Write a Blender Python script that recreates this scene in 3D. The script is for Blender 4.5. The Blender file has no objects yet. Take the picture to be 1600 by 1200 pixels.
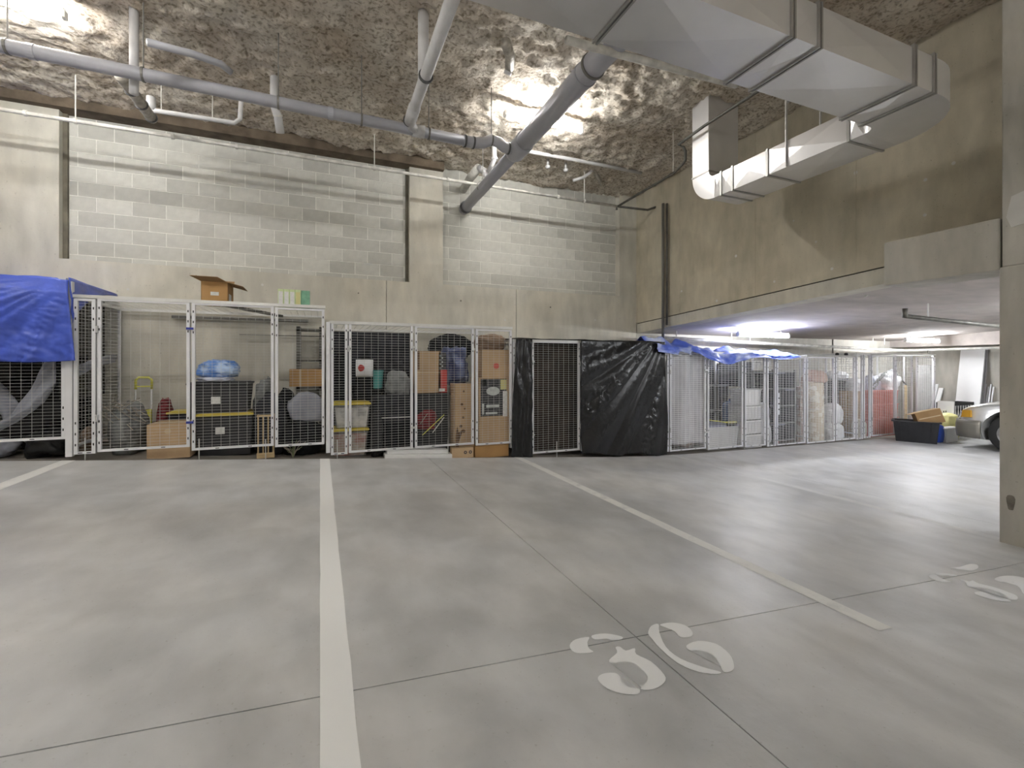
import bpy, bmesh, math, random
from mathutils import Vector, noise, Matrix
random.seed(7)
scene = bpy.context.scene
COL = scene.collection
# ------------------------------------------------------------------ camera, world, exposure
CZ = 1.11                                   # eye height above the floor at X = 0
FPX = 722.0                                 # focal length in pixels of the 1600 px frame
HOR = 570.0                                 # horizon row
TH = math.atan(300.0 / FPX); CT, ST = math.cos(TH), math.sin(TH)
cam_d = bpy.data.cameras.new('camera'); cam = bpy.data.objects.new('camera', cam_d); COL.objects.link(cam)
cam.location = (0, 0, CZ); cam.rotation_euler = (math.pi / 2, 0, -TH)
cam_d.sensor_width = 36; cam_d.lens = FPX / 1600 * 36; cam_d.shift_y = -(600 - HOR) / 1600
cam_d.clip_start = 0.05; cam_d.clip_end = 100
scene.camera = cam
w = bpy.data.worlds.new('world'); scene.world = w; w.use_nodes = True
w.node_tree.nodes['Background'].inputs[0].default_value = (0.8, 0.8, 0.8, 1)
w.node_tree.nodes['Background'].inputs[1].default_value = 0.05
scene.view_settings.view_transform = 'Standard'; scene.view_settings.look = 'None'
scene.view_settings.exposure = 2.2; scene.view_settings.gamma = 1; scene.view_settings.use_curve_mapping = False
TUBE = 34.0                                 # emission strength of every fluorescent tube

# ------------------------------------------------------------------ survey helpers
def ray(x, y):
    a = (x - 800) / FPX; b = (HOR - y) / FPX
    return (a * CT + ST, CT - a * ST, b)
def at(x, y, Y):
    d = ray(x, y); k = Y / d[1]; return Vector((k * d[0], Y, CZ + k * d[2]))
def fz(X):                                  # floor height: a 7 % ramp that flattens to the right
    if X <= 4: h = 1.109 + .0705 * X
    elif X <= 6: u = X - 4; h = 1.391 + .0705 * u - .0585 * u * u / 4
    else: h = 1.4735 + .012 * (X - 6)
    return CZ - h
def slabz(Y): return CZ + .6 + .0636 * (7.2 - Y)     # underside of the low ramp slab on the right
def span(x0, x1, y0, y1, Y):
    a = at(x0, (y0 + y1) / 2, Y); b = at(x1, (y0 + y1) / 2, Y); m = (x0 + x1) / 2
    return a.x, b.x, at(m, y1, Y).z, at(m, y0, Y).z      # X0, X1, zlow, zhigh

# ------------------------------------------------------------------ mesh helpers
class MB:
    def __init__(s): s.v = []; s.f = []
    def box(s, x0, x1, y0, y1, z0, z1):
        n = len(s.v)
        s.v += [Vector(p) for p in ((x0,y0,z0),(x1,y0,z0),(x1,y1,z0),(x0,y1,z0),(x0,y0,z1),(x1,y0,z1),(x1,y1,z1),(x0,y1,z1))]
        s.f += [tuple(n+i for i in q) for q in ((0,3,2,1),(4,5,6,7),(0,1,5,4),(1,2,6,5),(2,3,7,6),(3,0,4,7))]
        return s
    def hexa(s, pts):                        # eight corners, bottom loop then top loop
        n = len(s.v); s.v += [Vector(p) for p in pts]
        s.f += [tuple(n+i for i in q) for q in ((0,3,2,1),(4,5,6,7),(0,1,5,4),(1,2,6,5),(2,3,7,6),(3,0,4,7))]
        return s
    def taper(s, x0, x1, y0, y1, z0, z1, t):
        return s.hexa(((x0+t,y0+t,z0),(x1-t,y0+t,z0),(x1-t,y1-t,z0),(x0+t,y1-t,z0),(x0,y0,z1),(x1,y0,z1),(x1,y1,z1),(x0,y1,z1)))
    def tube(s, pts, r, n=8, cap=True):
        pts = [Vector(p) for p in pts]; rs = r if isinstance(r, (list, tuple)) else [r]*len(pts)
        b = len(s.v); ref = None
        for i, p in enumerate(pts):
            d = (pts[min(i+1, len(pts)-1)] - pts[max(i-1, 0)]).normalized()
            if ref is None:
                ref = Vector((0,0,1)) if abs(d.z) < .9 else Vector((1,0,0))
            u = d.cross(ref).normalized(); v = u.cross(d).normalized(); ref = v
            for k in range(n):
                a = 2*math.pi*(k+.5)/n
                s.v.append(p + (u*math.cos(a) + v*math.sin(a))*rs[i])
        for i in range(len(pts)-1):
            for k in range(n):
                s.f.append((b+i*n+k, b+i*n+(k+1)%n, b+(i+1)*n+(k+1)%n, b+(i+1)*n+k))
        if cap:
            s.f.append(tuple(b+k for k in reversed(range(n)))); s.f.append(tuple(b+(len(pts)-1)*n+k for k in range(n)))
        return s
    def grid(s, fn, nu, nv):
        b = len(s.v)
        for j in range(nv+1):
            for i in range(nu+1): s.v.append(Vector(fn(i/nu, j/nv)))
        for j in range(nv):
            for i in range(nu):
                a = b + j*(nu+1)+i; s.f.append((a, a+1, a+nu+2, a+nu+1))
        return s
    def prism(s, poly, fn0, fn1):            # polygon lifted by two maps and joined
        b = len(s.v); n = len(poly)
        s.v += [Vector(fn0(*p)) for p in poly] + [Vector(fn1(*p)) for p in poly]
        s.f.append(tuple(b+i for i in reversed(range(n)))); s.f.append(tuple(b+n+i for i in range(n)))
        for i in range(n): s.f.append((b+i, b+(i+1)%n, b+n+(i+1)%n, b+n+i))
        return s
    def ring(s, c, axis, r0, r1, h, n=16):   # lathe ring about an axis
        c = Vector(c); ax = Vector(axis).normalized(); ref = Vector((0,0,1)) if abs(ax.z) < .9 else Vector((1,0,0))
        u = ax.cross(ref).normalized(); v = u.cross(ax)
        prof = [(r0,-h/2),(r1,-h/2),(r1,h/2),(r0,h/2)]; b = len(s.v)
        for k in range(n):
            a = 2*math.pi*k/n; d = u*math.cos(a)+v*math.sin(a)
            for r, z in prof: s.v.append(c + d*r + ax*z)
        for k in range(n):
            for j in range(4):
                s.f.append((b+k*4+j, b+k*4+(j+1)%4, b+((k+1)%n)*4+(j+1)%4, b+((k+1)%n)*4+j))
        return s
    def lathe(s, c, prof, n=20, axis='z'):   # profile (r, h) about a vertical axis or the X axis
        b = len(s.v)
        for k in range(n):
            a = 2*math.pi*k/n
            for r, h in prof:
                if axis == 'z': s.v.append(Vector((c[0]+r*math.cos(a), c[1]+r*math.sin(a), c[2]+h)))
                else: s.v.append(Vector((c[0]+h, c[1]+r*math.cos(a), c[2]+r*math.sin(a))))
        m = len(prof)
        for k in range(n):
            for j in range(m-1):
                s.f.append((b+k*m+j, b+((k+1)%n)*m+j, b+((k+1)%n)*m+j+1, b+k*m+j+1))
        return s
def tag(o, label=None, cat=None, group=None, kind=None):
    if label: o['label'] = label
    if cat: o['category'] = cat
    if group: o['group'] = group
    if kind: o['kind'] = kind
    return o
def obj(name, mb, m, parent=None, smooth=False, local=False, bevel=0, solid=0, fixn=False):
    me = bpy.data.meshes.new(name)
    vs = mb.v
    if parent is not None:
        off = Vector((0,0,0)) if local else PLOC[parent.name]
    else:
        lo = [min(v[i] for v in vs) for i in range(3)]; hi = [max(v[i] for v in vs) for i in range(3)]
        off = Vector(((lo[0]+hi[0])/2, (lo[1]+hi[1])/2, lo[2]))
    me.from_pydata([v - off for v in vs], [], mb.f); me.materials.append(M[m])
    if fixn:
        bm = bmesh.new(); bm.from_mesh(me); bmesh.ops.recalc_face_normals(bm, faces=bm.faces); bm.to_mesh(me); bm.free()
    if smooth: me.polygons.foreach_set('use_smooth', [True]*len(me.polygons))
    o = bpy.data.objects.new(name, me); COL.objects.link(o)
    if parent is not None: o.parent = parent; PLOC[o.name] = Vector(off)
    else: o.location = off; PLOC[o.name] = Vector(off)
    if bevel:
        b = o.modifiers.new('bevel', 'BEVEL'); b.width = bevel; b.segments = 2; b.limit_method = 'ANGLE'
    if solid:
        b = o.modifiers.new('solid', 'SOLIDIFY'); b.thickness = solid; b.offset = 0
    return o
PLOC = {}
def thing(name, label, cat, loc, group=None, kind=None):
    o = bpy.data.objects.new(name, None); COL.objects.link(o); o.location = loc; o.empty_display_size = .05
    PLOC[o.name] = Vector(loc); tag(o, label, cat, group, kind); return o
def child_of_mesh(o): PLOC[o.name] = PLOC.get(o.name, Vector((0,0,0)))

# ------------------------------------------------------------------ materials
M = {}
def mat(name, col, rough=.6, metal=0., var=0., scale=6., bump=0., bscale=40., obvar=0., alpha=1., trans=0., spec=.5, emit=0., col2=None, detail=6, stretch=None, sheen=0., bdist=.01, ramp=(.35,.65), transl=0.):
    m = bpy.data.materials.new(name); m.use_nodes = True; M[name] = m
    nt = m.node_tree; N = nt.nodes; L = nt.links; b = N['Principled BSDF']
    b.inputs['Roughness'].default_value = rough; b.inputs['Metallic'].default_value = metal
    b.inputs['Specular IOR Level'].default_value = spec; b.inputs['Base Color'].default_value = (*col, 1)
    if trans: b.inputs['Transmission Weight'].default_value = trans
    tc = N.new('ShaderNodeTexCoord'); mp = N.new('ShaderNodeMapping'); L.new(tc.outputs['Object'], mp.inputs[0])
    if stretch: mp.inputs['Scale'].default_value = stretch
    if var or col2:
        n = N.new('ShaderNodeTexNoise'); n.inputs['Scale'].default_value = scale; n.inputs['Detail'].default_value = detail
        L.new(mp.outputs[0], n.inputs['Vector'])
        r = N.new('ShaderNodeValToRGB'); r.color_ramp.elements[0].position = ramp[0]; r.color_ramp.elements[1].position = ramp[1]
        c2 = col2 if col2 else tuple(min(1, c*(1+var)) for c in col); c1 = tuple(c*(1-var) for c in col) if not col2 else col
        r.color_ramp.elements[0].color = (*c1, 1); r.color_ramp.elements[1].color = (*c2, 1)
        L.new(n.outputs['Fac'], r.inputs[0]); last = r.outputs[0]
        if obvar:
            oi = N.new('ShaderNodeObjectInfo'); hs = N.new('ShaderNodeHueSaturation')
            mr = N.new('ShaderNodeMapRange'); mr.inputs['To Min'].default_value = 1-obvar; mr.inputs['To Max'].default_value = 1+obvar
            L.new(oi.outputs['Random'], mr.inputs['Value']); L.new(mr.outputs[0], hs.inputs['Value']); L.new(last, hs.inputs['Color']); last = hs.outputs[0]
        L.new(last, b.inputs['Base Color'])
    if bump:
        n2 = N.new('ShaderNodeTexNoise'); n2.inputs['Scale'].default_value = bscale; n2.inputs['Detail'].default_value = 5
        L.new(mp.outputs[0], n2.inputs['Vector'])
        bp = N.new('ShaderNodeBump'); bp.inputs['Strength'].default_value = bump; bp.inputs['Distance'].default_value = bdist
        L.new(n2.outputs['Fac'], bp.inputs['Height']); L.new(bp.outputs[0], b.inputs['Normal'])
    if emit:
        b.inputs['Emission Color'].default_value = (*col, 1); b.inputs['Emission Strength'].default_value = emit
    if alpha < 1: b.inputs['Alpha'].default_value = alpha
    if transl:
        t = N.new('ShaderNodeBsdfTranslucent'); t.inputs[0].default_value = (*col, 1); mx = N.new('ShaderNodeMixShader'); mx.inputs[0].default_value = transl
        out = N['Material Output']; L.new(b.outputs[0], mx.inputs[1]); L.new(t.outputs[0], mx.inputs[2]); L.new(mx.outputs[0], out.inputs[0])
    return m
def concrete(name, base, dark, warm, rough, streak=None, s1=.6, s2=5., pit=.25, spec=.3, lo=.3, hi=.72, mott=0.):
    m = bpy.data.materials.new(name); m.use_nodes = True; M[name] = m
    nt = m.node_tree; N = nt.nodes; L = nt.links; b = N['Principled BSDF']; b.inputs['Specular IOR Level'].default_value = spec
    g = N.new('ShaderNodeNewGeometry')
    mp = N.new('ShaderNodeMapping'); L.new(g.outputs['Position'], mp.inputs[0])
    if streak: mp.inputs['Scale'].default_value = streak
    def nz(sc, det, src=mp.outputs[0], dist=0.):
        n = N.new('ShaderNodeTexNoise'); n.inputs['Scale'].default_value = sc; n.inputs['Detail'].default_value = det; n.inputs['Distortion'].default_value = dist
        L.new(src, n.inputs['Vector']); return n.outputs['Fac']
    def ramp(src, p0, c0, p1, c1):
        r = N.new('ShaderNodeValToRGB'); e = r.color_ramp.elements
        e[0].position = p0; e[0].color = (*c0, 1); e[1].position = p1; e[1].color = (*c1, 1); L.new(src, r.inputs[0]); return r.outputs[0]
    big = ramp(nz(s1, 5, dist=.6), lo, dark, hi, base)
    wm = ramp(nz(s1*1.7, 3, g.outputs['Position']), .42, (0,0,0), .7, (1,1,1))
    mx = N.new('ShaderNodeMixRGB'); L.new(wm, mx.inputs[0]); L.new(big, mx.inputs[1]); mx.inputs[2].default_value = (*warm, 1)
    fine = ramp(nz(s2, 8), .3, (.86,.86,.86), .7, (1.06,1.06,1.06))
    mu = N.new('ShaderNodeMixRGB'); mu.blend_type = 'MULTIPLY'; mu.inputs[0].default_value = 1; L.new(mx.outputs[0], mu.inputs[1]); L.new(fine, mu.inputs[2])
    if mott:
        mo = ramp(nz(1.9, 9, g.outputs['Position'], .5), .38, (1-mott,1-mott,1-mott*1.05), .58, (1+mott*.5,1+mott*.5,1+mott*.5))
        mm_ = N.new('ShaderNodeMixRGB'); mm_.blend_type = 'MULTIPLY'; mm_.inputs[0].default_value = 1; L.new(mu.outputs[0], mm_.inputs[1]); L.new(mo, mm_.inputs[2]); mu = mm_
        sp = ramp(nz(70, 3, g.outputs['Position']), .27, (.72,.70,.66), .33, (1,1,1))
        mm2 = N.new('ShaderNodeMixRGB'); mm2.blend_type = 'MULTIPLY'; mm2.inputs[0].default_value = .6; L.new(mu.outputs[0], mm2.inputs[1]); L.new(sp, mm2.inputs[2]); mu = mm2
    pits = ramp(nz(38, 2, g.outputs['Position']), .24, (.55,.53,.5), .31, (1,1,1))
    m3 = N.new('ShaderNodeMixRGB'); m3.blend_type = 'MULTIPLY'; m3.inputs[0].default_value = pit; L.new(mu.outputs[0], m3.inputs[1]); L.new(pits, m3.inputs[2])
    L.new(m3.outputs[0], b.inputs['Base Color'])
    rr = N.new('ShaderNodeMapRange'); rr.inputs['To Min'].default_value = rough-.12; rr.inputs['To Max'].default_value = rough+.12
    L.new(nz(s1*2.2, 4), rr.inputs['Value']); L.new(rr.outputs[0], b.inputs['Roughness'])
    bp = N.new('ShaderNodeBump'); bp.inputs['Strength'].default_value = .12; bp.inputs['Distance'].default_value = .01
    L.new(nz(30, 6, g.outputs['Position']), bp.inputs['Height']); L.new(bp.outputs[0], b.inputs['Normal'])
    return m
concrete('floor_concrete', (.62,.63,.635), (.43,.435,.435), (.58,.575,.56), .42, s1=.6, s2=5., pit=.1, mott=.10, spec=.35, streak=(1.,.55,1.))
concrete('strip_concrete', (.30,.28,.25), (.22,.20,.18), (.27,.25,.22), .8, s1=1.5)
concrete('wall_concrete', (.66,.64,.565), (.52,.495,.42), (.62,.585,.495), .85, streak=(1.2,1.2,.35), s1=1.1, s2=6, pit=.5, mott=.07)
concrete('upper_concrete', (.62,.575,.46), (.45,.405,.31), (.55,.495,.385), .85, streak=(1.2,1.2,.4), s1=1.0, s2=6, pit=.6, mott=.10)
concrete('beam_concrete', (.55,.53,.48), (.42,.40,.35), (.50,.47,.41), .85, streak=(1.4,1.4,.4), s1=1.4, s2=7, pit=.5)
concrete('slab_concrete', (.52,.475,.44), (.38,.34,.31), (.47,.42,.39), .9, streak=(.5,1.4,1.), s1=1.2, s2=5, pit=.2)
mat('mortar', (.84,.83,.77), .95, var=.08, scale=20)
mat('block', (.55,.545,.495), .92, var=.09, scale=7, bump=.35, bscale=120, obvar=.13)
mat('joint_dark', (.045,.04,.035), .95, var=.3, scale=8)
mat('caulk', (.16,.145,.11), .95, var=.3, scale=5)
mat('patch', (.62,.61,.58), .9, var=.06, scale=4)
mat('stain', (.17,.155,.13), .95, var=.3, scale=14)
# sprayed insulation: taupe flock with dark specks
def insulation():
    m = bpy.data.materials.new('insulation'); m.use_nodes = True; M['insulation'] = m
    N = m.node_tree.nodes; L = m.node_tree.links; b = N['Principled BSDF']; b.inputs['Roughness'].default_value = 1; b.inputs['Specular IOR Level'].default_value = .1
    g = N.new('ShaderNodeNewGeometry')
    def nz(sc, det, d=0.):
        n = N.new('ShaderNodeTexNoise'); n.inputs['Scale'].default_value = sc; n.inputs['Detail'].default_value = det; n.inputs['Distortion'].default_value = d
        L.new(g.outputs['Position'], n.inputs['Vector']); return n.outputs['Fac']
    def ramp(src, p0, c0, p1, c1):
        r = N.new('ShaderNodeValToRGB'); e = r.color_ramp.elements
        e[0].position = p0; e[0].color = (*c0, 1); e[1].position = p1; e[1].color = (*c1, 1); L.new(src, r.inputs[0]); return r.outputs[0]
    a = ramp(nz(2.2, 6, .4), .30, (.46,.39,.31), .66, (.66,.61,.53))
    f = ramp(nz(26, 6), .33, (.38,.34,.29), .52, (1.06,1.06,1.06))
    mu = N.new('ShaderNodeMixRGB'); mu.blend_type = 'MULTIPLY'; mu.inputs[0].default_value = .8; L.new(a, mu.inputs[1]); L.new(f, mu.inputs[2])
    L.new(mu.outputs[0], b.inputs['Base Color'])
    bp = N.new('ShaderNodeBump'); bp.inputs['Strength'].default_value = .6; bp.inputs['Distance'].default_value = .02
    L.new(nz(34, 8), bp.inputs['Height']); L.new(bp.outputs[0], b.inputs['Normal'])
insulation()
mat('bare_brown', (.13,.10,.07), .95, var=.3, scale=6, bump=.3)
def paint(name, col, wear, lo, hi):
    m = bpy.data.materials.new(name); m.use_nodes = True; M[name] = m
    N = m.node_tree.nodes; L = m.node_tree.links; b = N['Principled BSDF']; b.inputs['Base Color'].default_value = (*col, 1); b.inputs['Roughness'].default_value = .6
    g = N.new('ShaderNodeNewGeometry'); n = N.new('ShaderNodeTexNoise'); n.inputs['Scale'].default_value = wear; n.inputs['Detail'].default_value = 8; n.inputs['Roughness'].default_value = .7
    L.new(g.outputs['Position'], n.inputs['Vector'])
    r = N.new('ShaderNodeMapRange'); r.inputs['From Min'].default_value = lo; r.inputs['From Max'].default_value = hi; L.new(n.outputs['Fac'], r.inputs['Value'])
    mx = N.new('ShaderNodeMixRGB'); mx.inputs[1].default_value = (.53,.535,.53,1); mx.inputs[2].default_value = (*col,1); L.new(r.outputs[0], mx.inputs[0]); L.new(mx.outputs[0], b.inputs['Base Color'])
paint('paint_white', (.84,.85,.84), 5., .22, .34)
paint('paint_worn', (.74,.74,.71), 6., .25, .50)
paint('paint_faint', (.68,.68,.66), 5., .35, .68)
paint('paint_number', (.84,.85,.85), 9., .28, .36)
mat('powder_white', (.74,.74,.76), .45, var=.05, scale=3)
mat('galv', (.66,.66,.64), .38, metal=.55, var=.08, scale=5)
mat('wire', (.58,.58,.56), .5, metal=.2)
mat('wire_white', (.82,.82,.82), .5)
mat('slot', (.03,.03,.03), .8)
mat('duct', (.78,.77,.765), .34, metal=.6, var=.05, scale=2, bump=.12, bscale=3, bdist=.02)
mat('duct_seam', (.42,.41,.39), .45, metal=.7, var=.12, scale=6)
mat('pvc', (.42,.42,.455), .45, var=.05, scale=3)
mat('pvc_light', (.62,.61,.61), .5, var=.08, scale=6)
mat('rubber_band', (.09,.09,.09), .6)
mat('steel_dark', (.13,.125,.11), .55, metal=.4, var=.25, scale=9)
mat('steel_painted', (.62,.60,.55), .6, var=.22, scale=9)
mat('foil_flex', (.40,.37,.32), .5, metal=.3, var=.3, scale=14, bump=.5, bscale=40)
mat('rod', (.22,.21,.19), .6, metal=.4)
mat('rod_white', (.66,.64,.59), .7)
mat('tube_light', (1.0,.99,.972), .5, emit=TUBE)
mat('tube_light_cool', (.93,.96,1.0), .5, emit=TUBE*1.05)
mat('fixture_white', (.82,.82,.80), .5)
mat('tarp_blue', (.055,.10,.50), .33, var=.15, scale=5, bump=.2, bscale=22, spec=.5)
mat('tarp_pale', (.09,.16,.66), .4, col2=(.62,.70,.92), scale=4, bump=.3, bscale=25, ramp=(.45,.68))
mat('plastic_black', (.012,.012,.013), .22, bump=.2, bscale=20, spec=.4, bdist=.02)
mat('bag_black', (.009,.009,.010), .28, bump=.5, bscale=22, spec=.4)
mat('fabric_black', (.012,.012,.014), .9, var=.4, scale=9, bump=.3, spec=.15)
mat('fabric_dark', (.028,.029,.034), .85, var=.45, scale=7, bump=.3, spec=.2)
mat('tote_black', (.022,.022,.026), .5, var=.2, scale=5)
mat('lid_yellow', (.66,.52,.06), .45)
mat('lid_pale', (.62,.58,.26), .5)
mat('label_white', (.72,.72,.70), .7, var=.1, scale=30)
mat('sheet_grey', (.30,.31,.36), .7, var=.15, scale=5, bump=.2, bscale=20)
mat('cover_grey', (.20,.21,.21), .6, var=.25, scale=8, bump=.4, bscale=18)
mat('cardboard', (.50,.355,.215), .9, var=.08, scale=4, obvar=.08)
mat('cardboard_dark', (.30,.185,.085), .9, var=.1, scale=4)
mat('cardboard_orange', (.46,.27,.11), .9, var=.08, scale=4)
mat('tape', (.55,.43,.27), .35)
mat('print_red', (.60,.13,.10), .8)
mat('print_dark', (.05,.05,.055), .7, var=.4, scale=25)
mat('print_pale', (.52,.55,.53), .7, var=.15, scale=20)
mat('print_brown', (.16,.10,.06), .9, var=.3, scale=12)
mat('carton_green', (.62,.72,.40), .7, var=.12, scale=14)
mat('carton_teal', (.20,.42,.28), .7, var=.2, scale=14)
mat('handtruck_yellow', (.68,.66,.10), .5)
mat('wheel_black', (.02,.02,.02), .8)
mat('cloth_red', (.16,.018,.022), .8, var=.4, scale=16, bump=.4)
mat('red_plastic', (.50,.055,.05), .5)
mat('red_tote', (.60,.19,.155), .55, var=.08, scale=4)
mat('blue_bag', (.10,.24,.62), .35, col2=(.45,.60,.85), scale=7, bump=.6, bscale=20, ramp=(.45,.6))
mat('navy_bag', (.045,.06,.16), .4, col2=(.16,.2,.36), scale=5, bump=.5, bscale=18, ramp=(.45,.65))
mat('wood', (.52,.39,.22), .8, var=.18, scale=5, stretch=(1,1,8))
mat('wood_dark', (.22,.15,.10), .85, var=.25, scale=5, stretch=(1,6,1))
mat('twig', (.28,.245,.20), .9, var=.25, scale=9)
mat('clear_plastic', (.78,.79,.78), .25, alpha=.22, spec=.6)
mat('frost_plastic', (.80,.80,.80), .4, var=.04, alpha=.72)
mat('frost_sheet', (.80,.79,.82), .5, var=.06, scale=5, bump=.25, bscale=10, alpha=.62)
mat('contents_dark', (.12,.10,.09), .9, col2=(.42,.36,.30), scale=11, ramp=(.4,.62))
mat('contents_red', (.33,.10,.07), .9, col2=(.5,.42,.34), scale=8, ramp=(.4,.62))
mat('contents_light', (.36,.35,.33), .9, col2=(.72,.70,.67), scale=9, ramp=(.4,.62))
mat('blanket_brown', (.035,.024,.018), .95, var=.4, scale=6, bump=.3)
mat('teal', (.06,.27,.26), .5)
mat('bag_white', (.76,.77,.79), .4, bump=.5, bscale=22)
mat('bag_bluewhite', (.62,.65,.78), .4, bump=.5, bscale=20)
mat('white_plastic', (.80,.80,.79), .4, var=.03, scale=6)
mat('lid_grey', (.28,.29,.40), .5)
mat('jug_blue', (.30,.40,.66), .2, alpha=.75)
mat('lampshade', (.70,.66,.55), .9)
mat('shelf_steel', (.34,.34,.34), .5, metal=.5)
mat('box_charcoal', (.045,.045,.05), .7, var=.3, scale=5)
mat('floral', (.60,.47,.42), .9, col2=(.78,.74,.70), scale=13, detail=2, ramp=(.50,.56))
mat('floral_beige', (.62,.545,.44), .9, col2=(.78,.75,.68), scale=11, detail=2, ramp=(.52,.58))
mat('mattress_pink', (.55,.40,.34), .9, var=.12, scale=7)
mat('storage_blue', (.17,.20,.34), .5, var=.15, scale=5)
mat('drywall', (.80,.80,.80), .8, var=.02, scale=2)
mat('drywall_edge', (.34,.34,.34), .9)
mat('yellow_bag', (.72,.68,.30), .5, bump=.4, bscale=20)
mat('jug_strong_blue', (.03,.08,.42), .4)
mat('car_paint', (.62,.62,.60), .25, metal=.35, var=.02, scale=2, spec=.6)
mat('car_lower', (.22,.205,.175), .4, metal=.25)
mat('amber', (.70,.38,.04), .25)
mat('glass_dark', (.02,.022,.025), .08, spec=.8)
mat('lamp_clear', (.65,.67,.68), .12, spec=.8)
mat('rim', (.5,.5,.5), .35, metal=.8)
mat('trim_black', (.02,.02,.02), .6)
mat('latch_blue', (.035,.05,.30), .4)
mat('hinge', (.6,.6,.6), .4, metal=.7)
mat('green_leaf', (.16,.2,.09), .8, var=.3, scale=10)
# ================================================================== the setting
def S(o): return tag(o, kind='structure')
XL, XR, YF, YB, XE = -6.5, 5.55, -6.0, 7.2, 14.0
CEIL = CZ + 3.22
# floor: slabs between saw-cut joints, over a dark bed
xs_all = [XL + i*.25 for i in range(int((XE-XL)/.25)+1)]
def floor_sheet(x0, x1, y0, y1, dz, thick=.10):
    xs = [x0] + [x for x in xs_all if x0+.02 < x < x1-.02] + [x1]
    m = MB(); n = len(xs)
    for x in xs:
        m.v += [Vector((x,y0,fz(x)+dz)), Vector((x,y1,fz(x)+dz)), Vector((x,y0,fz(x)+dz-thick)), Vector((x,y1,fz(x)+dz-thick))]
    for i in range(n-1):
        a, b = i*4, i*4+4
        m.f += [(a,b,b+1,a+1),(a+2,a+3,b+3,b+2),(a,a+2,b+2,b),(a+1,b+1,b+3,a+3)]
    m.f += [(0,1,3,2),((n-1)*4,(n-1)*4+2,(n-1)*4+3,(n-1)*4+1)]
    return m
floor = S(obj('floor', floor_sheet(XL, XE, YF, YB+.15, -.03), 'joint_dark'))
JX, JY, EDGE = 1.286, 1.672, 5.9
gx = [XL, -3.2, JX, 5.75, 10.2, XE]; gy = [YF, -2.6, JY, EDGE]
for i in range(len(gx)-1):
    for j in range(len(gy)-1):
        g = .0028
        obj('floor_slab', floor_sheet(gx[i]+(g if i else 0), gx[i+1]-g, gy[j]+(g if j else 0), gy[j+1]-(g if j < 2 else 0), 0, .03), 'floor_concrete', floor)
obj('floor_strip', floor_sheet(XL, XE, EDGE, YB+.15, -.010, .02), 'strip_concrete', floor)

# painted stall lines and numbers
def strip(x0, x1, y0, y1, z=.0016):
    xs = [x0 + (x1-x0)*i/4 for i in range(5)]; ny = 40
    m = MB()
    def fn(u, v):
        x = x0 + (x1-x0)*u + .004*noise.noise(Vector((v*23, u*7, x0))); return (x, y0+(y1-y0)*v, fz(x)+z)
    return m.grid(fn, 4, ny)
for x, y0, y1, m, lab in ((.0, -.6, 5.9, 'paint_white', 'broad white painted stall line running towards the camera left of number 36'),
                  (2.49, 1.38, 5.9, 'paint_worn', 'white painted stall line between the numbers 36 and 35'),
                  (5.19, 2.0, 5.9, 'paint_faint', 'faded white stall line ending at the concrete column'),
                  (8.35, .5, 5.9, 'paint_faint', 'faint white stall line nearest the parked car'),
                  (-2.35, .5, 5.9, 'paint_worn', 'worn white stall line in front of the blue tarp at far left')):
    tag(obj('stall_line', strip(x, x+.105, y0, y1), m, smooth=False), lab, 'floor marking', 'painted stall lines')
# stencil pieces of the digits, in metres from the lower left of the number
STEN = {
 '3': [[(65,365),(85,345),(130,337),(125,355),(130,375),(145,388),(100,392),(75,385)], [(140,332),(185,325),(240,335),(240,345),(210,348),(190,343),(150,345)],
       [(200,413),(225,390),(220,372),(235,370),(255,383),(285,375),(290,395),(340,420),(385,465),(385,490),(350,513),(305,513),(325,490),(325,465),(290,430),(250,420),(205,425)],
       [(160,480),(175,462),(215,458),(235,470),(240,490),(270,508),(300,512),(295,530),(240,528),(190,510)]],
 '6': [[(330,325),(340,300),(365,293),(368,320),(390,370),(440,410),(520,440),(575,455),(560,462),(500,455),(430,425),(370,375),(345,345)], [(370,295),(410,288),(455,297),(480,320),(475,335),(440,338),(420,318),(390,305)],
       [(460,365),(500,350),(560,360),(605,395),(620,430),(615,450),(585,455),(570,425),(545,395),(500,382),(470,382)]],
 '5': [[(1350,103),(1385,99),(1415,90),(1440,92),(1445,103),(1425,112),(1395,110)], [(1500,140),(1530,130),(1580,132),(1640,150),(1665,178),(1640,203),(1600,192),(1585,170),(1555,152),(1520,150)]]}
def on_floor(x, y):
    d = ray(860+x/2.162, 840+y/2.162); h = 1.2
    for _ in range(8): k = -h/d[2]; h = CZ - fz(k*d[0])
    return k*d[0], k*d[1]
def smooth(poly):
    out = []
    n = len(poly)
    for i in range(n):
        p0, p1, p2, p3 = (Vector(poly[(i+j-1) % n]) for j in range(4))
        for s in (0, .33, .67): out.append(.5*((2*p1)+(p2-p0)*s+(2*p0-5*p1+4*p2-p3)*s*s+(3*p1-p0-3*p2+p3)*s**3))
    return out
DX = on_floor(1245,124)[0] - on_floor(65,365)[0]
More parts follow.
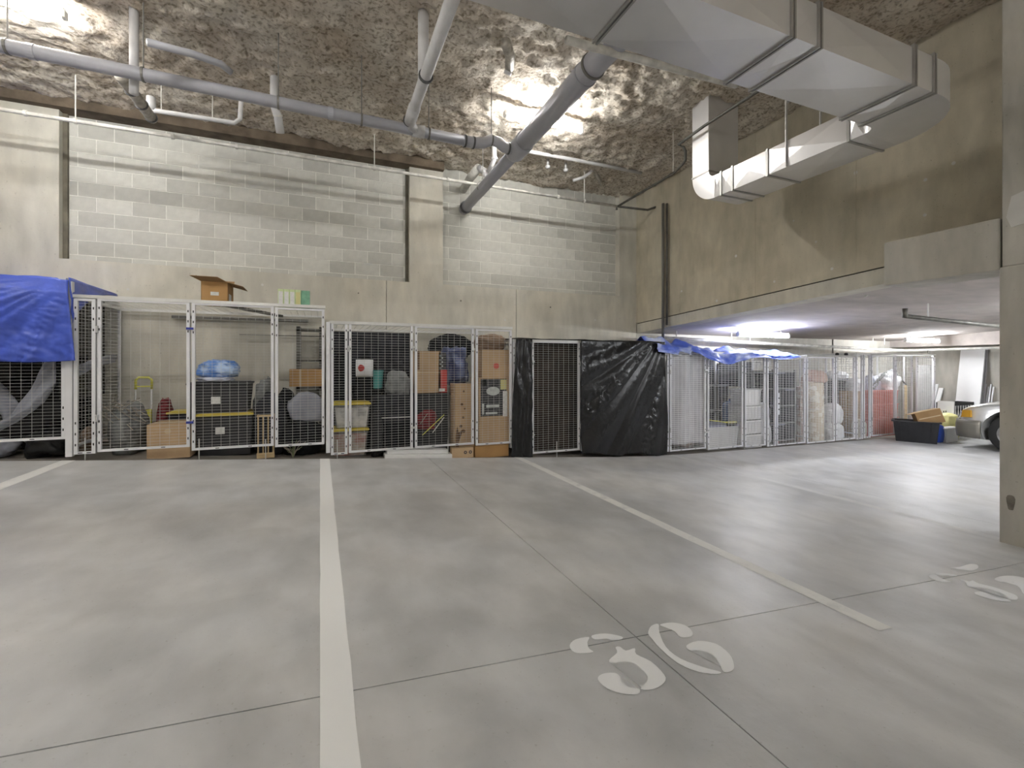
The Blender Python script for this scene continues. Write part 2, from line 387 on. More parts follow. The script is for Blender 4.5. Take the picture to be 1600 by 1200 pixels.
for chars, x0, lab in (((('3',0),('6',0)), 1.28, 'stencilled white number 36 painted across the floor joint'), ((('3',DX),('5',0)), 1.28+DX, 'stencilled white number 35 painted near the column base')):
    t = thing('stall_number', lab, 'floor marking', (x0, 1.38, fz(x0)), 'stencilled stall numbers')
    for ch, dx in chars:
        m = MB()
        for poly in STEN[ch]:
            q = smooth([on_floor(*p) for p in poly]); b0 = len(m.v)
            m.v += [Vector((v.x+dx, v.y, fz(v.x+dx)+.0018)) for v in q]; m.f.append(tuple(reversed(range(b0, b0+len(q)))))
        bmx = bmesh.new(); vv = [bmx.verts.new(v) for v in m.v]
        for f in m.f: bmx.faces.new([vv[i] for i in f])
        bmesh.ops.triangulate(bmx, faces=bmx.faces[:]); bmesh.ops.recalc_face_normals(bmx, faces=bmx.faces[:])
        for f in bmx.faces:
            if f.normal.z < 0: f.normal_flip()
        bmx.verts.index_update(); m2 = MB(); m2.v = [v.co.copy() for v in bmx.verts]; m2.f = [tuple(v.index for v in f.verts) for f in bmx.faces]; bmx.free()
        obj('digit', m2, 'paint_number', t)

# back wall: lower concrete wall, pilasters, block infill, upper band
wb = S(obj('wall_back', MB().box(XL, XE, YB+.13, YB+.40, -1.2, CEIL+.3), 'mortar'))
ZB = CZ + 1.278
for x0, x1 in ((XL,-3.6),(-3.6,.93),(.934,3.07),(3.074,5.55)):
    obj('wall_panel', MB().box(x0, x1-.004, YB, YB+.13, -1.2, ZB), 'wall_concrete', wb)
for x0 in (5.55, 8.4, 11.2):
    obj('wall_panel', MB().box(x0, min(x0+2.85, XE)-.004, YB, YB+.13, -1.2, slabz(YB)+.02), 'beam_concrete', wb)
for x0, x1 in ((XL,-2.89),(1.278,1.803),(5.167,5.56)):
    obj('pilaster', MB().box(x0, x1, YB-.0, YB+.13, ZB, CEIL+.1), 'wall_concrete', wb)
for x0, x1 in ((-2.89,-2.845),(1.235,1.278)):
    obj('sealant_joint', MB().box(x0, x1, YB+.085, YB+.13, ZB, CEIL), 'caulk', wb)
CH, BL = .1815, .361
bme = {}
def block(x0, x1, z0, z1):
    key = (round(x1-x0, 3), round(z1-z0, 3))
    if key not in bme:
        m = MB(); w2, h = (x1-x0)/2, (z1-z0); e = .004
        m.hexa(((-w2,-.004,0),(w2,-.004,0),(w2,.02,0),(-w2,.02,0),(-w2,-.004,h),(w2,-.004,h),(w2,.02,h),(-w2,.02,h)))
        me = bpy.data.meshes.new('block'); me.from_pydata(m.v, [], m.f); me.materials.append(M['block']); bme[key] = me
    o = bpy.data.objects.new('block', bme[key]); COL.objects.link(o); o.parent = wb
    o.location = Vector(((x0+x1)/2, YB+.13+random.uniform(-.001,.001), z0)) - PLOC[wb.name]
for bx0, bx1 in ((-2.845,1.235),(1.803,5.167)):
    for r in range(-1, 10):
        z0 = CZ + 1.359 + r*CH
        if z0 > CEIL - .05: break
        off = -2.582 + (BL/2 if r % 2 == 0 else 0)
        k0 = int(math.floor((bx0-off)/BL))
        for k in range(k0, k0+16):
            a = max(off + k*BL, bx0); b = min(off + (k+1)*BL, bx1)
            if b - a > .05: block(a+.0045, b-.0045, z0+.0045, z0+CH-.0045)

# right: high wall standing on the ramp slab edge, with the parking bay open below
def prismYZ(poly, x0, x1): return MB().prism(poly, lambda y,z: (x0,y,z), lambda y,z: (x1,y,z))
wr = S(obj('wall_right', prismYZ([(YF,slabz(YF)+.185),(YB,slabz(YB)+.185),(YB,CEIL+.3),(YF,CEIL+.3)], XR, XR+.3), 'upper_concrete', fixn=True))
obj('slab_edge', prismYZ([(YF,slabz(YF)),(YB,slabz(YB)),(YB,slabz(YB)+.172),(YF,slabz(YF)+.172)], XR+.012, XR+.3), 'wall_concrete', wr, fixn=True)
obj('joint_line', prismYZ([(YF,slabz(YF)+.17),(YB,slabz(YB)+.17),(YB,slabz(YB)+.187),(YF,slabz(YF)+.187)], XR+.03, XR+.28), 'joint_dark', wr, fixn=True)
for y in (6.05, 4.6, 3.3):
    obj('form_seam', MB().box(XR-.004, XR+.01, y, y+.012, slabz(y)+.19, CEIL), 'upper_concrete', wr)
for px, py in ((1275,378),(1337,270),(1445,336),(1446,281),(1352,462),(1120,470),(1210,440),(1150,400),(1490,255),(1065,455),(1300,420),(1240,345)):
    d = ray(px, py); kk = XR/d[0]; c = Vector((XR, kk*d[1], CZ+kk*d[2]))
    obj('tie_plug', MB().tube([c+Vector((-.002,0,0)), c+Vector((.01,0,0))], random.uniform(.012,.022), 10), 'patch', wr)
for px, py in ((115,440),(200,452),(560,458),(789,500),(860,480),(720,470),(930,500),(410,445)):
    c = at(px, py, YB); obj('tie_plug', MB().tube([c+Vector((0,-.002,0)), c+Vector((0,.01,0))], random.uniform(.010,.018), 10), random.choice(('patch','stain')), wb)
S(obj('ceiling_low', prismYZ([(YF,slabz(YF)),(YB+.13,slabz(YB+.13)),(YB+.13,slabz(YB)+.25),(YF,slabz(YF)+.25)], XR+.29, XE+.2), 'slab_concrete', fixn=True))
obj('ceiling_beam', MB().box(XE-.55, XE, YF, YB, slabz(YB)-.16, slabz(YB)+.3), 'slab_concrete', bpy.data.objects['ceiling_low'])
S(obj('wall_end', MB().box(XE, XE+.2, YF, YB+.4, -1.2, 4.6), 'beam_concrete'))
S(obj('wall_left', MB().box(XL-.2, XL, YF, YB+.4, -1.2, CEIL+.3), 'wall_concrete'))
S(obj('wall_front', MB().box(XL-.2, XE+.2, YF-.2, YF, -1.2, CEIL+.3), 'wall_concrete'))
# column with its stub beam
colm = thing('column', 'square grey concrete column at the right edge with a stub beam', 'column', (5.45, 1.65, fz(5.45)), kind=None)
obj('shaft', MB().box(5.15, 5.75, 1.32, 1.97, fz(5.4)-.02, CZ+.80), 'beam_concrete', colm, bevel=.01)
obj('upper_shaft', MB().box(5.165, 5.75, 1.32, 1.96, CZ+.80, CEIL+.05), 'beam_concrete', colm, bevel=.01)
obj('stub_beam', MB().box(5.15, 5.56, 1.97, 2.81, CZ+.78, CZ+1.205), 'beam_concrete', colm, bevel=.008)
pm = MB(); poly = [(1.90,1.03),(1.93,1.12),(1.90,1.28),(1.80,1.31),(1.66,1.33),(1.55,1.30),(1.62,1.20),(1.74,1.13),(1.79,1.05)]
pm.prism(poly, lambda y,z: (5.158,y,CZ+z+.08), lambda y,z: (5.166,y,CZ+z+.08)); obj('plaster_patch', pm, 'patch', colm, fixn=True)
for (cy, cz, ry, rz) in ((1.90,.34,.025,.075),(1.79,.36,.022,.06),(1.75,.24,.012,.02)):
    pm = MB(); pm.prism([(cy+ry*math.cos(a)*(1+.2*math.sin(3*a)), cz+rz*math.sin(a)*(1+.2*math.cos(2*a))) for a in [i*math.pi/8 for i in range(16)]], lambda y,z: (5.1492,y,z+fz(5.15)), lambda y,z: (5.151,y,z+fz(5.15)))
    obj('scuff', pm, 'stain', colm, fixn=True)

# ceiling: sprayed insulation, lumpy
def ceil_z(x, y):
    n1 = noise.fractal(Vector((x*1.3, y*1.3, 1.7)), 1., 2., 3); n2 = noise.fractal(Vector((x*7, y*7, 9.)), .8, 2., 4); n3 = noise.noise(Vector((x*26, y*26, 4)))
    edge = max(0., y-6.55)
    return CEIL + .035*n1 + .040*n2 + .014*n3 - edge*.06
m = MB(); X0, X1, Y0, Y1 = -4.2, XR+.02, 2.0, YB+.13; nx, ny = 260, 140
m.grid(lambda u, v: (X0+(X1-X0)*u, Y0+(Y1-Y0)*v, ceil_z(X0+(X1-X0)*u, Y0+(Y1-Y0)*v)), nx, ny)
ce = S(obj('ceiling', m, 'insulation', smooth=True))
m = MB(); m.box(XL, XR+.02, YF, 2.0, CEIL-.02, CEIL+.3); m.box(XL, X0, 2.0, YB+.13, CEIL-.02, CEIL+.3); m.box(X0, X1, 2.0, YB+.13, CEIL+.12, CEIL+.3)
obj('ceiling_slab', m, 'insulation', ce)
# bare band at the wall head where the spray stops
m = MB(); m.box(XL, 1.803, YB-.10, YB+.13, CEIL-.16, CEIL+.12); obj('wall_head', m, 'bare_brown', ce)

# ------------------------------------------------------------------ ceiling services
def light(loc, length, label, axis='x', drop=.14, group='fluorescent tube lights'):
    x, y, z = loc
    t = thing('tube_light', label, 'light', (x, y, z), group)
    L2 = length/2
    if axis == 'x':
        obj('housing', MB().hexa(((x-L2,y-.016,z-drop+.036),(x+L2,y-.016,z-drop+.036),(x+L2,y+.016,z-drop+.036),(x-L2,y+.016,z-drop+.036),(x-L2,y-.026,z-drop+.06),(x+L2,y-.026,z-drop+.06),(x+L2,y+.026,z-drop+.06),(x-L2,y+.026,z-drop+.06))), 'fixture_white', t)
        for s in (-.7, .7): obj('hanger', MB().tube([(x+s*L2,y,z-drop+.055),(x+s*L2,y,z+.0)], .006, 6), 'rod_white', t)
        obj('tube', MB().tube([(x-L2+.03,y,z-drop-.004),(x+L2-.03,y,z-drop-.004)], .026, 10), 'tube_light_cool' if x > 5.6 else 'tube_light', t, smooth=False)
        for s in (-1, 1): obj('end_cap', MB().box(x+s*L2-.015, x+s*L2+.015, y-.03, y+.03, z-drop-.03, z-drop+.035), 'fixture_white', t)
    return t
light((2.62, 5.22, CEIL-.03), 1.08, 'lit fluorescent tube on the rough ceiling behind the big drain pipe')
light((-2.6, 5.22, CEIL-.03), 1.08, 'lit fluorescent tube on the ceiling above the blue tarp')
for x, lab in ((-4.6,'left'),(-1.6,'right')):
    light((x, 2.5, CEIL-.03), 1.2, 'unseen fill tube added overhead above the painted stall lines, %s one' % lab)  # added above the frame to brighten and flatten the light
for x, lab in ((-2.6,'left'),(2.4,'right')):
    light((x, -3.6, CEIL-.03), 1.2, 'unseen fill tube added at the rear of the bay, %s one' % lab)  # added behind the camera for soft fill
light((7.45, 6.0, slabz(6.08)), 1.27, 'lit fluorescent tube under the low slab above the blue-topped cages')
light((12.4, 6.0, slabz(6.08)), 1.27, 'lit fluorescent tube under the low slab near the drywall boards')
light((9.6, 2.6, slabz(2.6)), 1.27, 'unseen lit fluorescent tube over the parked car')  # unseen, right of the frame
light((7.6, .9, slabz(.9)), 1.27, 'unseen fill tube added under the low slab close to the column')  # added out of view to lift the dark low bay
light((12.0, -1.0, slabz(-1.0)), 1.27, 'unseen fill tube added under the low slab behind the parked car')  # another out-of-view tube added to brighten the low bay
light((7.6, -2.6, slabz(-2.6)), 1.27, 'unseen fill tube added under the low slab behind the column')  # low-bay fill added behind the camera
def pipe(name, label, pts, r, m, cat='pipe', group=None, n=14):
    return tag(obj(name, MB().tube(pts, r, n), m, smooth=True), label, cat, group)
# big drain pipe running to the back wall
PX, PZ = 2.18, CZ+2.57
t = thing('drain_pipe', 'large grey drain pipe running to the block wall', 'pipe', (PX, 7.3, PZ))
obj('pipe_run', MB().tube([(PX,1.6,PZ+.03),(PX,5.12,PZ)], .105, 18), 'pvc', t, smooth=True)
obj('pipe_run', MB().tube([(PX,5.1,PZ),(PX,7.34,PZ-.02)], .078, 16), 'pvc', t, smooth=True)
obj('wye', MB().tube([(PX,4.86,PZ),(PX,4.9,PZ),(PX,5.14,PZ),(PX,5.22,PZ)], [.112,.118,.118,.09], 18), 'pvc', t, smooth=True)
for y, r in ((3.55,.112),(4.86,.116)): obj('coupling', MB().ring((PX,y,PZ+.01), (0,1,0), .10, r, .02, 20), 'pvc', t, smooth=False)
obj('wall_collar', MB().ring((PX,7.19,PZ-.02), (0,1,0), .07, .10, .03, 20), 'rubber_band', t)
for y in (3.42, 6.35):
    rr = .108 if y < 5 else .081
    obj('hanger_ring', MB().ring((PX,y,PZ+.012), (0,1,0), rr-.004, rr+.008, .025, 20), 'rod', t)
    obj('hanger_rod', MB().tube([(PX,y,PZ+rr),(PX,y,CEIL+.02)], .006, 6), 'rod', t)
# side drain pipe with an S-bend into the wye
SY = 5.05; zz = lambda x: CZ + 2.54 - .0126*(x-1.585)
t = thing('drain_branch', 'long lavender grey drain pipe with an S bend joining the big pipe', 'pipe', (-1, SY, CZ+2.5))
obj('pipe_run', MB().tube([(-5.5,SY,zz(-5.5)),(1.58,SY,zz(1.58))], .056, 14), 'pvc', t, smooth=True)
obj('s_bend', MB().tube([(1.5,SY,zz(1.5)),(1.62,SY,zz(1.6)),(1.74,SY,CZ+2.56),(1.84,SY,CZ+2.615),(1.93,SY,CZ+2.60),(2.0,SY,CZ+2.555),(2.07,SY,CZ+2.55),(2.18,SY,CZ+2.57)], .062, 14), 'pvc', t, smooth=True)
for x in (1.52, 1.62, 2.05): obj('band', MB().ring((x,SY,zz(x) if x < 1.7 else CZ+2.55), (1,0,0), .05, .068, .02, 16), 'rubber_band', t)
for x in (-2.2, .1): obj('coupling', MB().ring((x,SY,zz(x)), (1,0,0), .05, .062, .05, 16), 'pvc', t)
for x in (-2.35,-1.45,-.376,.4,1.106,1.84):
    obj('hanger_rod', MB().tube([(x,SY,(zz(x)+.05) if x < 1.7 else CZ+2.66),(x,SY,CEIL+.03)], .006, 6), 'rod', t)
    obj('hanger_ring', MB().ring((x,SY,zz(x) if x < 1.7 else CZ+2.61), (1,0,0), .055, .064, .018, 16), 'rod', t)
# branch towards the viewer with its collar and upper elbow
t = thing('drain_elbow_pipe', 'pale grey branch pipe rising towards the viewer from the long drain', 'pipe', (.88, 4.4, CZ+2.6))
obj('pipe_run', MB().tube([(.95,SY,CZ+2.55),(.875,4.93,CZ+2.56),(.87,4.7,CZ+2.565),(.87,2.4,CZ+2.62)], .052, 14), 'pvc_light', t, smooth=True)
obj('sleeve', MB().tube([(.875,4.9,CZ+2.56),(.87,4.62,CZ+2.566)], .061, 14), 'pvc_light', t, smooth=True)
obj('sleeve', MB().tube([(.93,5.06,CZ+2.553),(1.06,5.05,CZ+2.551)], .066, 14), 'pvc_light', t, smooth=True)
for y in (4.92, 4.1): obj('band', MB().ring((.872,y,CZ+2.575), (0,1,0), .05, .066, .02, 16), 'rubber_band', t)
obj('riser', MB().tube([(.88,4.25,CZ+2.60),(.88,4.25,CEIL+.03)], .05, 14), 'pvc_light', t, smooth=True)
# small drains at upper left
a = at(208,110,5.15)
t = thing('drain_drop', 'short white vertical drain stub crossing the long drain at upper left', 'pipe', a)
obj('pipe_run', MB().tube([(a.x,5.17,CEIL+.05),(a.x,5.17,CZ+2.45)], .036, 12), 'pvc_light', t, smooth=True)
obj('band', MB().ring((a.x,5.17,CZ+2.66), (0,0,1), .034, .046, .03, 14), 'rubber_band', t)
p0, p1 = at(188,118,5.5), at(238,186,6.35)
t = thing('flex_duct', 'wrinkled foil flexible duct slanting under the ceiling at upper left', 'duct', p1)
n = 26; pts = [p0.lerp(p1, i/n) for i in range(n+1)]
obj('hose', MB().tube(pts, [.050+(.006 if i%2 else 0) for i in range(n+1)], 12), 'foil_flex', t, smooth=True)
for f in (.3,.62,.95): q = p0.lerp(p1,f); obj('band', MB().ring(q, p1-p0, .045, .062, .015, 14), 'rubber_band', t)
Y = 6.3; q = [at(236,152,Y), at(236,172,Y), at(255,175,Y), at(366,192,Y), at(375,186,Y), at(377,155,Y), at(377,120,Y)]
t = thing('vent_pipe', 'thin white pipe bending up at both ends near the flexible duct', 'pipe', q[3])
obj('pipe_run', MB().tube([q[0]+Vector((0,0,.0)), q[1]], .045, 12), 'pvc_light', t, smooth=True)
obj('pipe_run', MB().tube(q[1:], .026, 10), 'pvc_light', t, smooth=True)
for x, y in ((252,174),(332,188)): b = at(x,y,Y); obj('hanger_rod', MB().tube([b,(b.x,b.y,CEIL)], .005, 6), 'rod_white', t)
q = [at(428,166,5.75), at(434,180,5.85), at(438,208,5.95)]
t = thing('capped_stub', 'short capped white pipe stub hanging below the long drain', 'pipe', q[2])
obj('pipe_run', MB().tube([(q[0].x,q[0].y,CEIL), q[0], q[1], q[2]], [.04,.04,.046,.046], 12), 'pvc_light', t, smooth=True)
obj('band', MB().ring(q[1], q[2]-q[1], .04, .052, .02, 12), 'rod_white', t)
q = [at(230,66,4.6), at(300,84,4.75), at(345,100,4.9), at(360,112,5.0)]
pipe('conduit', 'dark ribbed conduit curving along the ceiling above the flexible duct', [(p.x,p.y,p.z) for p in q], .03, 'pvc')
# fittings near the big pipe and the wall
q = [at(772,225,6.2), at(773,248,6.2), at(764,268,6.35)]
t = thing('white_trap', 'short white drop pipe behind the wye of the big drain', 'pipe', q[0]); obj('pipe_run', MB().tube([(q[0].x,q[0].y,CEIL),q[0],q[1],q[2]], .034, 12), 'pvc_light', t, smooth=True)
obj('band', MB().ring(q[1], (0,0,1), .033, .045, .03, 12), 'pvc_light', t)
q = [at(748,262,6.5), at(735,278,6.8), at(724,296,7.3)]
t = thing('wall_stub', 'stubby beige vent elbow entering the wall beside the big drain', 'pipe', q[2]); obj('pipe_run', MB().tube(q, .062, 14), 'steel_painted', t, smooth=True)
q2 = [at(748,262,6.5), at(757,268,6.45), at(762,276,6.42)]; obj('elbow', MB().tube(q2, .05, 12), 'pvc_light', t, smooth=True)
Y = 6.25; q = [at(812,234,Y), at(900,250,Y), at(1002,270,Y)]
t = thing('condensate_pipe', 'thin pale pipe running right from the big drain under the ceiling', 'pipe', q[0]); obj('pipe_run', MB().tube(q, .027, 10), 'pvc_light', t, smooth=True)
for f in (889,): b = at(f,248,Y); obj('hanger_rod', MB().tube([b,(b.x,b.y,CEIL)], .005, 6), 'rod_white', t)
q = [at(925,262,6.6), at(922,270,6.6), at(912,277,6.6), at(896,282,6.6)]
t = thing('elbow_stub', 'small white curved pipe end poking from the insulation', 'pipe', q[0]); obj('pipe_run', MB().tube([(q[0].x,q[0].y,CEIL)]+q, .026, 10), 'pvc_light', t, smooth=True)
obj('dark_sleeve', MB().tube([at(940,288,6.8), at(926,262,6.6)], .03, 10), 'foil_flex', t, smooth=True)
q = [at(790,66,4.1), at(797,88,4.3), at(796,106,4.45)]
t = thing('hose_end', 'dark corrugated hose end with a white cap near the top edge', 'hose', q[2]); obj('hose', MB().tube(q, .05, 12), 'foil_flex', t, smooth=True); obj('cap', MB().tube([q[2], q[2]+Vector((-.01,.04,-.05))], .042, 12), 'pvc_light', t, smooth=True)
q = [at(885,62,3.05), at(980,88,3.1), at(1150,133,3.2)]
t = thing('ceiling_conduit', 'grey conduit running beside the large duct', 'pipe', q[1]); obj('pipe_run', MB().tube(q, .03, 10), 'steel_painted', t, smooth=True)
for nm, x, y in (('left',856,272),('right',884,262)):
    b = at(x, y, 6.45); tag(obj('sprinkler_plug', MB().lathe((b.x,b.y,CEIL-.12), [(0,-.03),(.03,-.03),(.04,0),(.02,.02),(.02,.16)], 12), 'pvc_light', smooth=True), '%s one of two small white plugs in the insulated ceiling' % nm, 'plug')
# sprinkler main along the back wall
SYP = 6.6; k = SYP/7.32
t = thing('sprinkler_pipe', 'long dusty sprinkler pipe along the top of the block wall', 'pipe', (0, SYP, CZ+2.72))
za = at(180,199,SYP).z; zb = at(965,322.5,SYP).z
xb = at(965,322,SYP).x
obj('pipe_run', MB().tube([(-6.4,SYP,za+.0),(xb,SYP,zb)], .022, 10), 'steel_painted', t, smooth=True)
for px in (40, 118, 270, 370, 585, 700, 872, 913): q = at(px, 250, SYP); obj('clamp', MB().ring((q.x,SYP,za+(zb-za)*.5), (1,0,0), .018, .032, .03, 10), 'rod_white', t)
for px in (118, 585, 913): q = at(px, 250, SYP); obj('hanger_rod', MB().tube([(q.x,SYP,za),(q.x,SYP,CEIL)], .007, 6), 'rod_white', t)
obj('sprinkler_head', MB().tube([(xb-.02,SYP,zb),(xb-.02,SYP,zb-.06)], [.012,.02], 8), 'steel_dark', t)
# dark branch line along the high right wall, and the riser pair beside the corner
t = thing('black_pipe', 'black sprinkler branch pipe jogging along the right wall under the duct', 'pipe', (xb, SYP, zb))
X5 = xb
def atX(x, y, X):
    d = ray(x, y); kk = X/d[0]; return Vector((X, kk*d[1], CZ+kk*d[2]))
pts = [(xb,SYP,zb), atX(1052,271,4.5), atX(1067,256,4.35), atX(1071,250,4.3), atX(1071,236,4.3), atX(1068,230,4.28), atX(1060,226,4.22), atX(1100,197,4.2), atX(1165,155,4.2), atX(1240,106,4.2)]
obj('pipe_run', MB().tube(pts, .018, 10), 'steel_dark', t, smooth=True)
b = Vector(pts[1]); obj('hanger_rod', MB().tube([b,(b.x,b.y,CEIL)], .006, 6), 'rod_white', t)
b = at(1012,328,6.7); obj('pipe_run', MB().tube([(xb,SYP,zb), b, at(1040,318,6.62)], .02, 10), 'steel_dark', t, smooth=True)
for i, (x, lab, mm) in enumerate(((1036,'galvanised grey',"steel_painted"),(1042,'dark brown','steel_dark'))):
    q = atX(x, 318, XR-.07); zbot = CZ+.30 if i == 0 else slabz(q.y)+.02
    tag(obj('riser_pipe', MB().tube([(q.x,q.y,zbot),(q.x,q.y,q.z)], .024 if i == 0 else .018, 10), mm if i else 'rod', smooth=True), '%s riser pipe standing on the right wall near the corner' % lab, 'pipe', 'riser pipes at the corner')
# low bay pipes
t = thing('low_sprinkler_pipe', 'pale sprinkler pipe under the low slab above the right-hand cages', 'pipe', (8, 6.6, CZ+.38))
Yp = 6.75
pa, pb = at(1030,527,Yp), at(1395,547,Yp)
obj('pipe_run', MB().tube([pa+Vector((-.3,0,0)), pb, (XE-.75, Yp, pb.z), (XE-.62,Yp-.13,pb.z), (XE-.62, 2.5, pb.z+.02)], .03, 10), 'steel_painted', t, smooth=True)
for px in (1057,1143,1172,1364,1382): b = at(px, 535, Yp); obj('hanger_rod', MB().tube([(b.x,Yp,pa.z-.02),(b.x,Yp,slabz(Yp)+.01)], .009, 6), 'rod_white', t)
b = Vector((XE-.62,6.35,pb.z)); obj('valve', MB().tube([b, b+Vector((0,0,-.12))], [.03,.018], 8), 'steel_dark', t)
t = thing('black_low_pipe', 'black pipe hung under the low slab beside the column', 'pipe', at(1480,500,5))
q0, q1 = at(1414,494,3.6), at(1562,510,3.6)
obj('pipe_run', MB().tube([q0, q1+(q1-q0)*.6], .028, 10), 'steel_dark', t, smooth=True)
obj('elbow', MB().tube([q0+Vector((0,0,.10)), q0+Vector((0,0,-.02))], .03, 10), 'steel_dark', t, smooth=True)
b = at(1450,498,3.6); obj('hanger_rod', MB().tube([b,(b.x,b.y,slabz(b.y)+.02)], .008, 6), 'rod_white', t)
# ------------------------------------------------------------------ ventilation duct
D0, D1 = CZ+1.974, CZ+2.235
dx0, dx1, dy0, dy1 = 4.30, 4.78, 1.92, 2.40
t = thing('air_duct', 'galvanised rectangular air duct with a rounded elbow below the ceiling', 'duct', (4.5, 3, D0))
def creased(m, a, b, c, d, h=.016):           # a panel with the X crease of sheet metal, raised at its centre
    a, b, c, d = map(Vector, (a,b,c,d)); n = (b-a).cross(d-a).normalized(); e = (a+b+c+d)/4 + n*h
    k = len(m.v); m.v += [a,b,c,d,e]; m.f += [(k,k+1,k+4),(k+1,k+2,k+4),(k+2,k+3,k+4),(k+3,k,k+4)]
def duct_x(x0, x1):
    m = MB(); y0, y1, z0, z1 = dy0, dy1, D0, D1
    creased(m,(x0,y1,z0),(x1,y1,z0),(x1,y0,z0),(x0,y0,z0)); creased(m,(x0,y0,z0),(x1,y0,z0),(x1,y0,z1),(x0,y0,z1)); creased(m,(x1,y1,z0),(x0,y1,z0),(x0,y1,z1),(x1,y1,z1)); creased(m,(x0,y0,z1),(x1,y0,z1),(x1,y1,z1),(x0,y1,z1)); return m
def duct_y(y0, y1):
    m = MB(); x0, x1, z0, z1 = dx0, dx1, D0, D1
    creased(m,(x0,y1,z0),(x1,y1,z0),(x1,y0,z0),(x0,y0,z0)); creased(m,(x0,y1,z0),(x0,y0,z0),(x0,y0,z1),(x0,y1,z1)); creased(m,(x1,y0,z0),(x1,y1,z0),(x1,y1,z1),(x1,y0,z1)); creased(m,(x0,y0,z1),(x1,y0,z1),(x1,y1,z1),(x0,y1,z1)); return m
def flange_x(x):
    return MB().box(x-.02,x-.006,dy0-.016,dy1+.016,D0-.016,D1+.016).box(x+.006,x+.02,dy0-.016,dy1+.016,D0-.016,D1+.016)
def flange_y(y): return MB().box(dx0-.012,dx1+.012,y-.012,y+.012,D0-.012,D1+.012)
cuts = [-1.0, .3, 1.55, 2.62, 2.86, 3.86, 4.10]
for a, b in zip(cuts[:-1], cuts[1:]): obj('duct_section', duct_x(a, b), 'duct', t)
for x in (2.62, 2.86, 3.86, 4.10, 1.55, .3): obj('flange', flange_x(x), 'duct_seam', t)
m = MB(); cx, cy, ri, ro = 4.20, 2.50, .10, .58; na = 14
def ep(r, a, z): return (cx + r*math.sin(a), cy - r*math.cos(a), z)
for i in range(na):
    a0, a1 = math.pi/2*i/na, math.pi/2*(i+1)/na
    for q in ((ep(ri,a0,D0),ep(ri,a1,D0),ep(ro,a1,D0),ep(ro,a0,D0)), (ep(ro,a0,D0),ep(ro,a1,D0),ep(ro,a1,D1),ep(ro,a0,D1)), (ep(ri,a1,D0),ep(ri,a0,D0),ep(ri,a0,D1),ep(ri,a1,D1)), (ep(ri,a0,D1),ep(ro,a0,D1),ep(ro,a1,D1),ep(ri,a1,D1))):
        k = len(m.v); m.v += [Vector(p) for p in q]; m.f.append((k,k+1,k+2,k+3))
m.hexa((ep(ri,0,D0),(4.10,2.40,D0),(4.10,1.92,D0),ep(ro,0,D0),ep(ri,0,D1),(4.10,2.40,D1),(4.10,1.92,D1),ep(ro,0,D1)))
obj('elbow', m, 'duct', t)
yc = [2.50, 2.62, 3.42, 3.86, 4.02, 4.12]
for a, b in zip(yc[:-1], yc[1:]): obj('duct_section', duct_y(a, b), 'duct', t)
for y in (2.62, 3.42, 3.86, 4.02): obj('flange', flange_y(y), 'duct_seam', t)
# upturned end elbow and riser
m = MB(); ycen, zcen = 4.12, D1+.09; ri, ro = .09, .09+(D1-D0)
def vp(r, a, x): return (x, ycen + r*math.sin(a), zcen - r*math.cos(a))
for i in range(12):
    a0, a1 = math.pi/2*i/12, math.pi/2*(i+1)/12
    for q in ((vp(ro,a0,dx0),vp(ro,a1,dx0),vp(ri,a1,dx0),vp(ri,a0,dx0)), (vp(ro,a1,dx1),vp(ro,a0,dx1),vp(ri,a0,dx1),vp(ri,a1,dx1)), (vp(ro,a0,dx1),vp(ro,a1,dx1),vp(ro,a1,dx0),vp(ro,a0,dx0)), (vp(ri,a0,dx0),vp(ri,a1,dx0),vp(ri,a1,dx1),vp(ri,a0,dx1))):
        k = len(m.v); m.v += [Vector(p) for p in q]; m.f.append((k,k+1,k+2,k+3))
obj('end_elbow', m, 'duct', t)
obj('riser', MB().box(dx0, dx1, ycen+ri, ycen+ro, zcen, CEIL+.05), 'duct', t)
obj('flange', MB().box(dx0-.008, dx1+.008, ycen+ri-.008, ycen+ro+.008, zcen-.01, zcen+.01), 'duct_seam', t)
for x, y in ((dx0-.015,3.2),(3.25,dy1+.015),(dx1+.015,3.2),(1.6,dy1+.015)):
    obj('hanger_strap', MB().box(x-.012, x+.012, y-.004, y+.004, D0, CEIL+.03), 'galv', t)
# ================================================================== storage cages
CY, CB = 5.95, 7.13
WX, WZ, WT = .080, .032, .0011
def wires(x0, x1, z0, z1, y, m=None, stepx=WX, stepz=WZ):
    m = m or MB(); n = max(1, round((x1-x0)/stepx)); k = max(1, round((z1-z0)/stepz))
    for i in range(1, n):
        x = x0+(x1-x0)*i/n; m.box(x-WT, x+WT, y-WT, y+WT, z0, z1)
    for j in range(1, k):
        z = z0+(z1-z0)*j/k; m.box(x0, x1, y-3*WT, y-WT, z-WT, z+WT)
    return m
def wires_side(x, y0, y1, z0, z1):
    m = MB(); n = max(1, round((y1-y0)/WX)); k = max(1, round((z1-z0)/(WZ*1.5)))
    for i in range(1, n): y = y0+(y1-y0)*i/n; m.box(x-WT, x+WT, y-WT, y+WT, z0, z1)
    for j in range(1, k): z = z0+(z1-z0)*j/k; m.box(x+WT, x+3*WT, y0, y1, z-WT, z+WT)
    return m
def wires_top(x0, x1, y0, y1, z):
    m = MB(); n = max(1, round((x1-x0)/WX)); k = max(1, round((y1-y0)/WX))
    for i in range(1, n): x = x0+(x1-x0)*i/n; m.box(x-WT, x+WT, y0, y1, z-WT, z+WT)
    for j in range(1, k): y = y0+(y1-y0)*j/k; m.box(x0, x1, y-WT, y+WT, z+WT, z+3*WT)
    return m
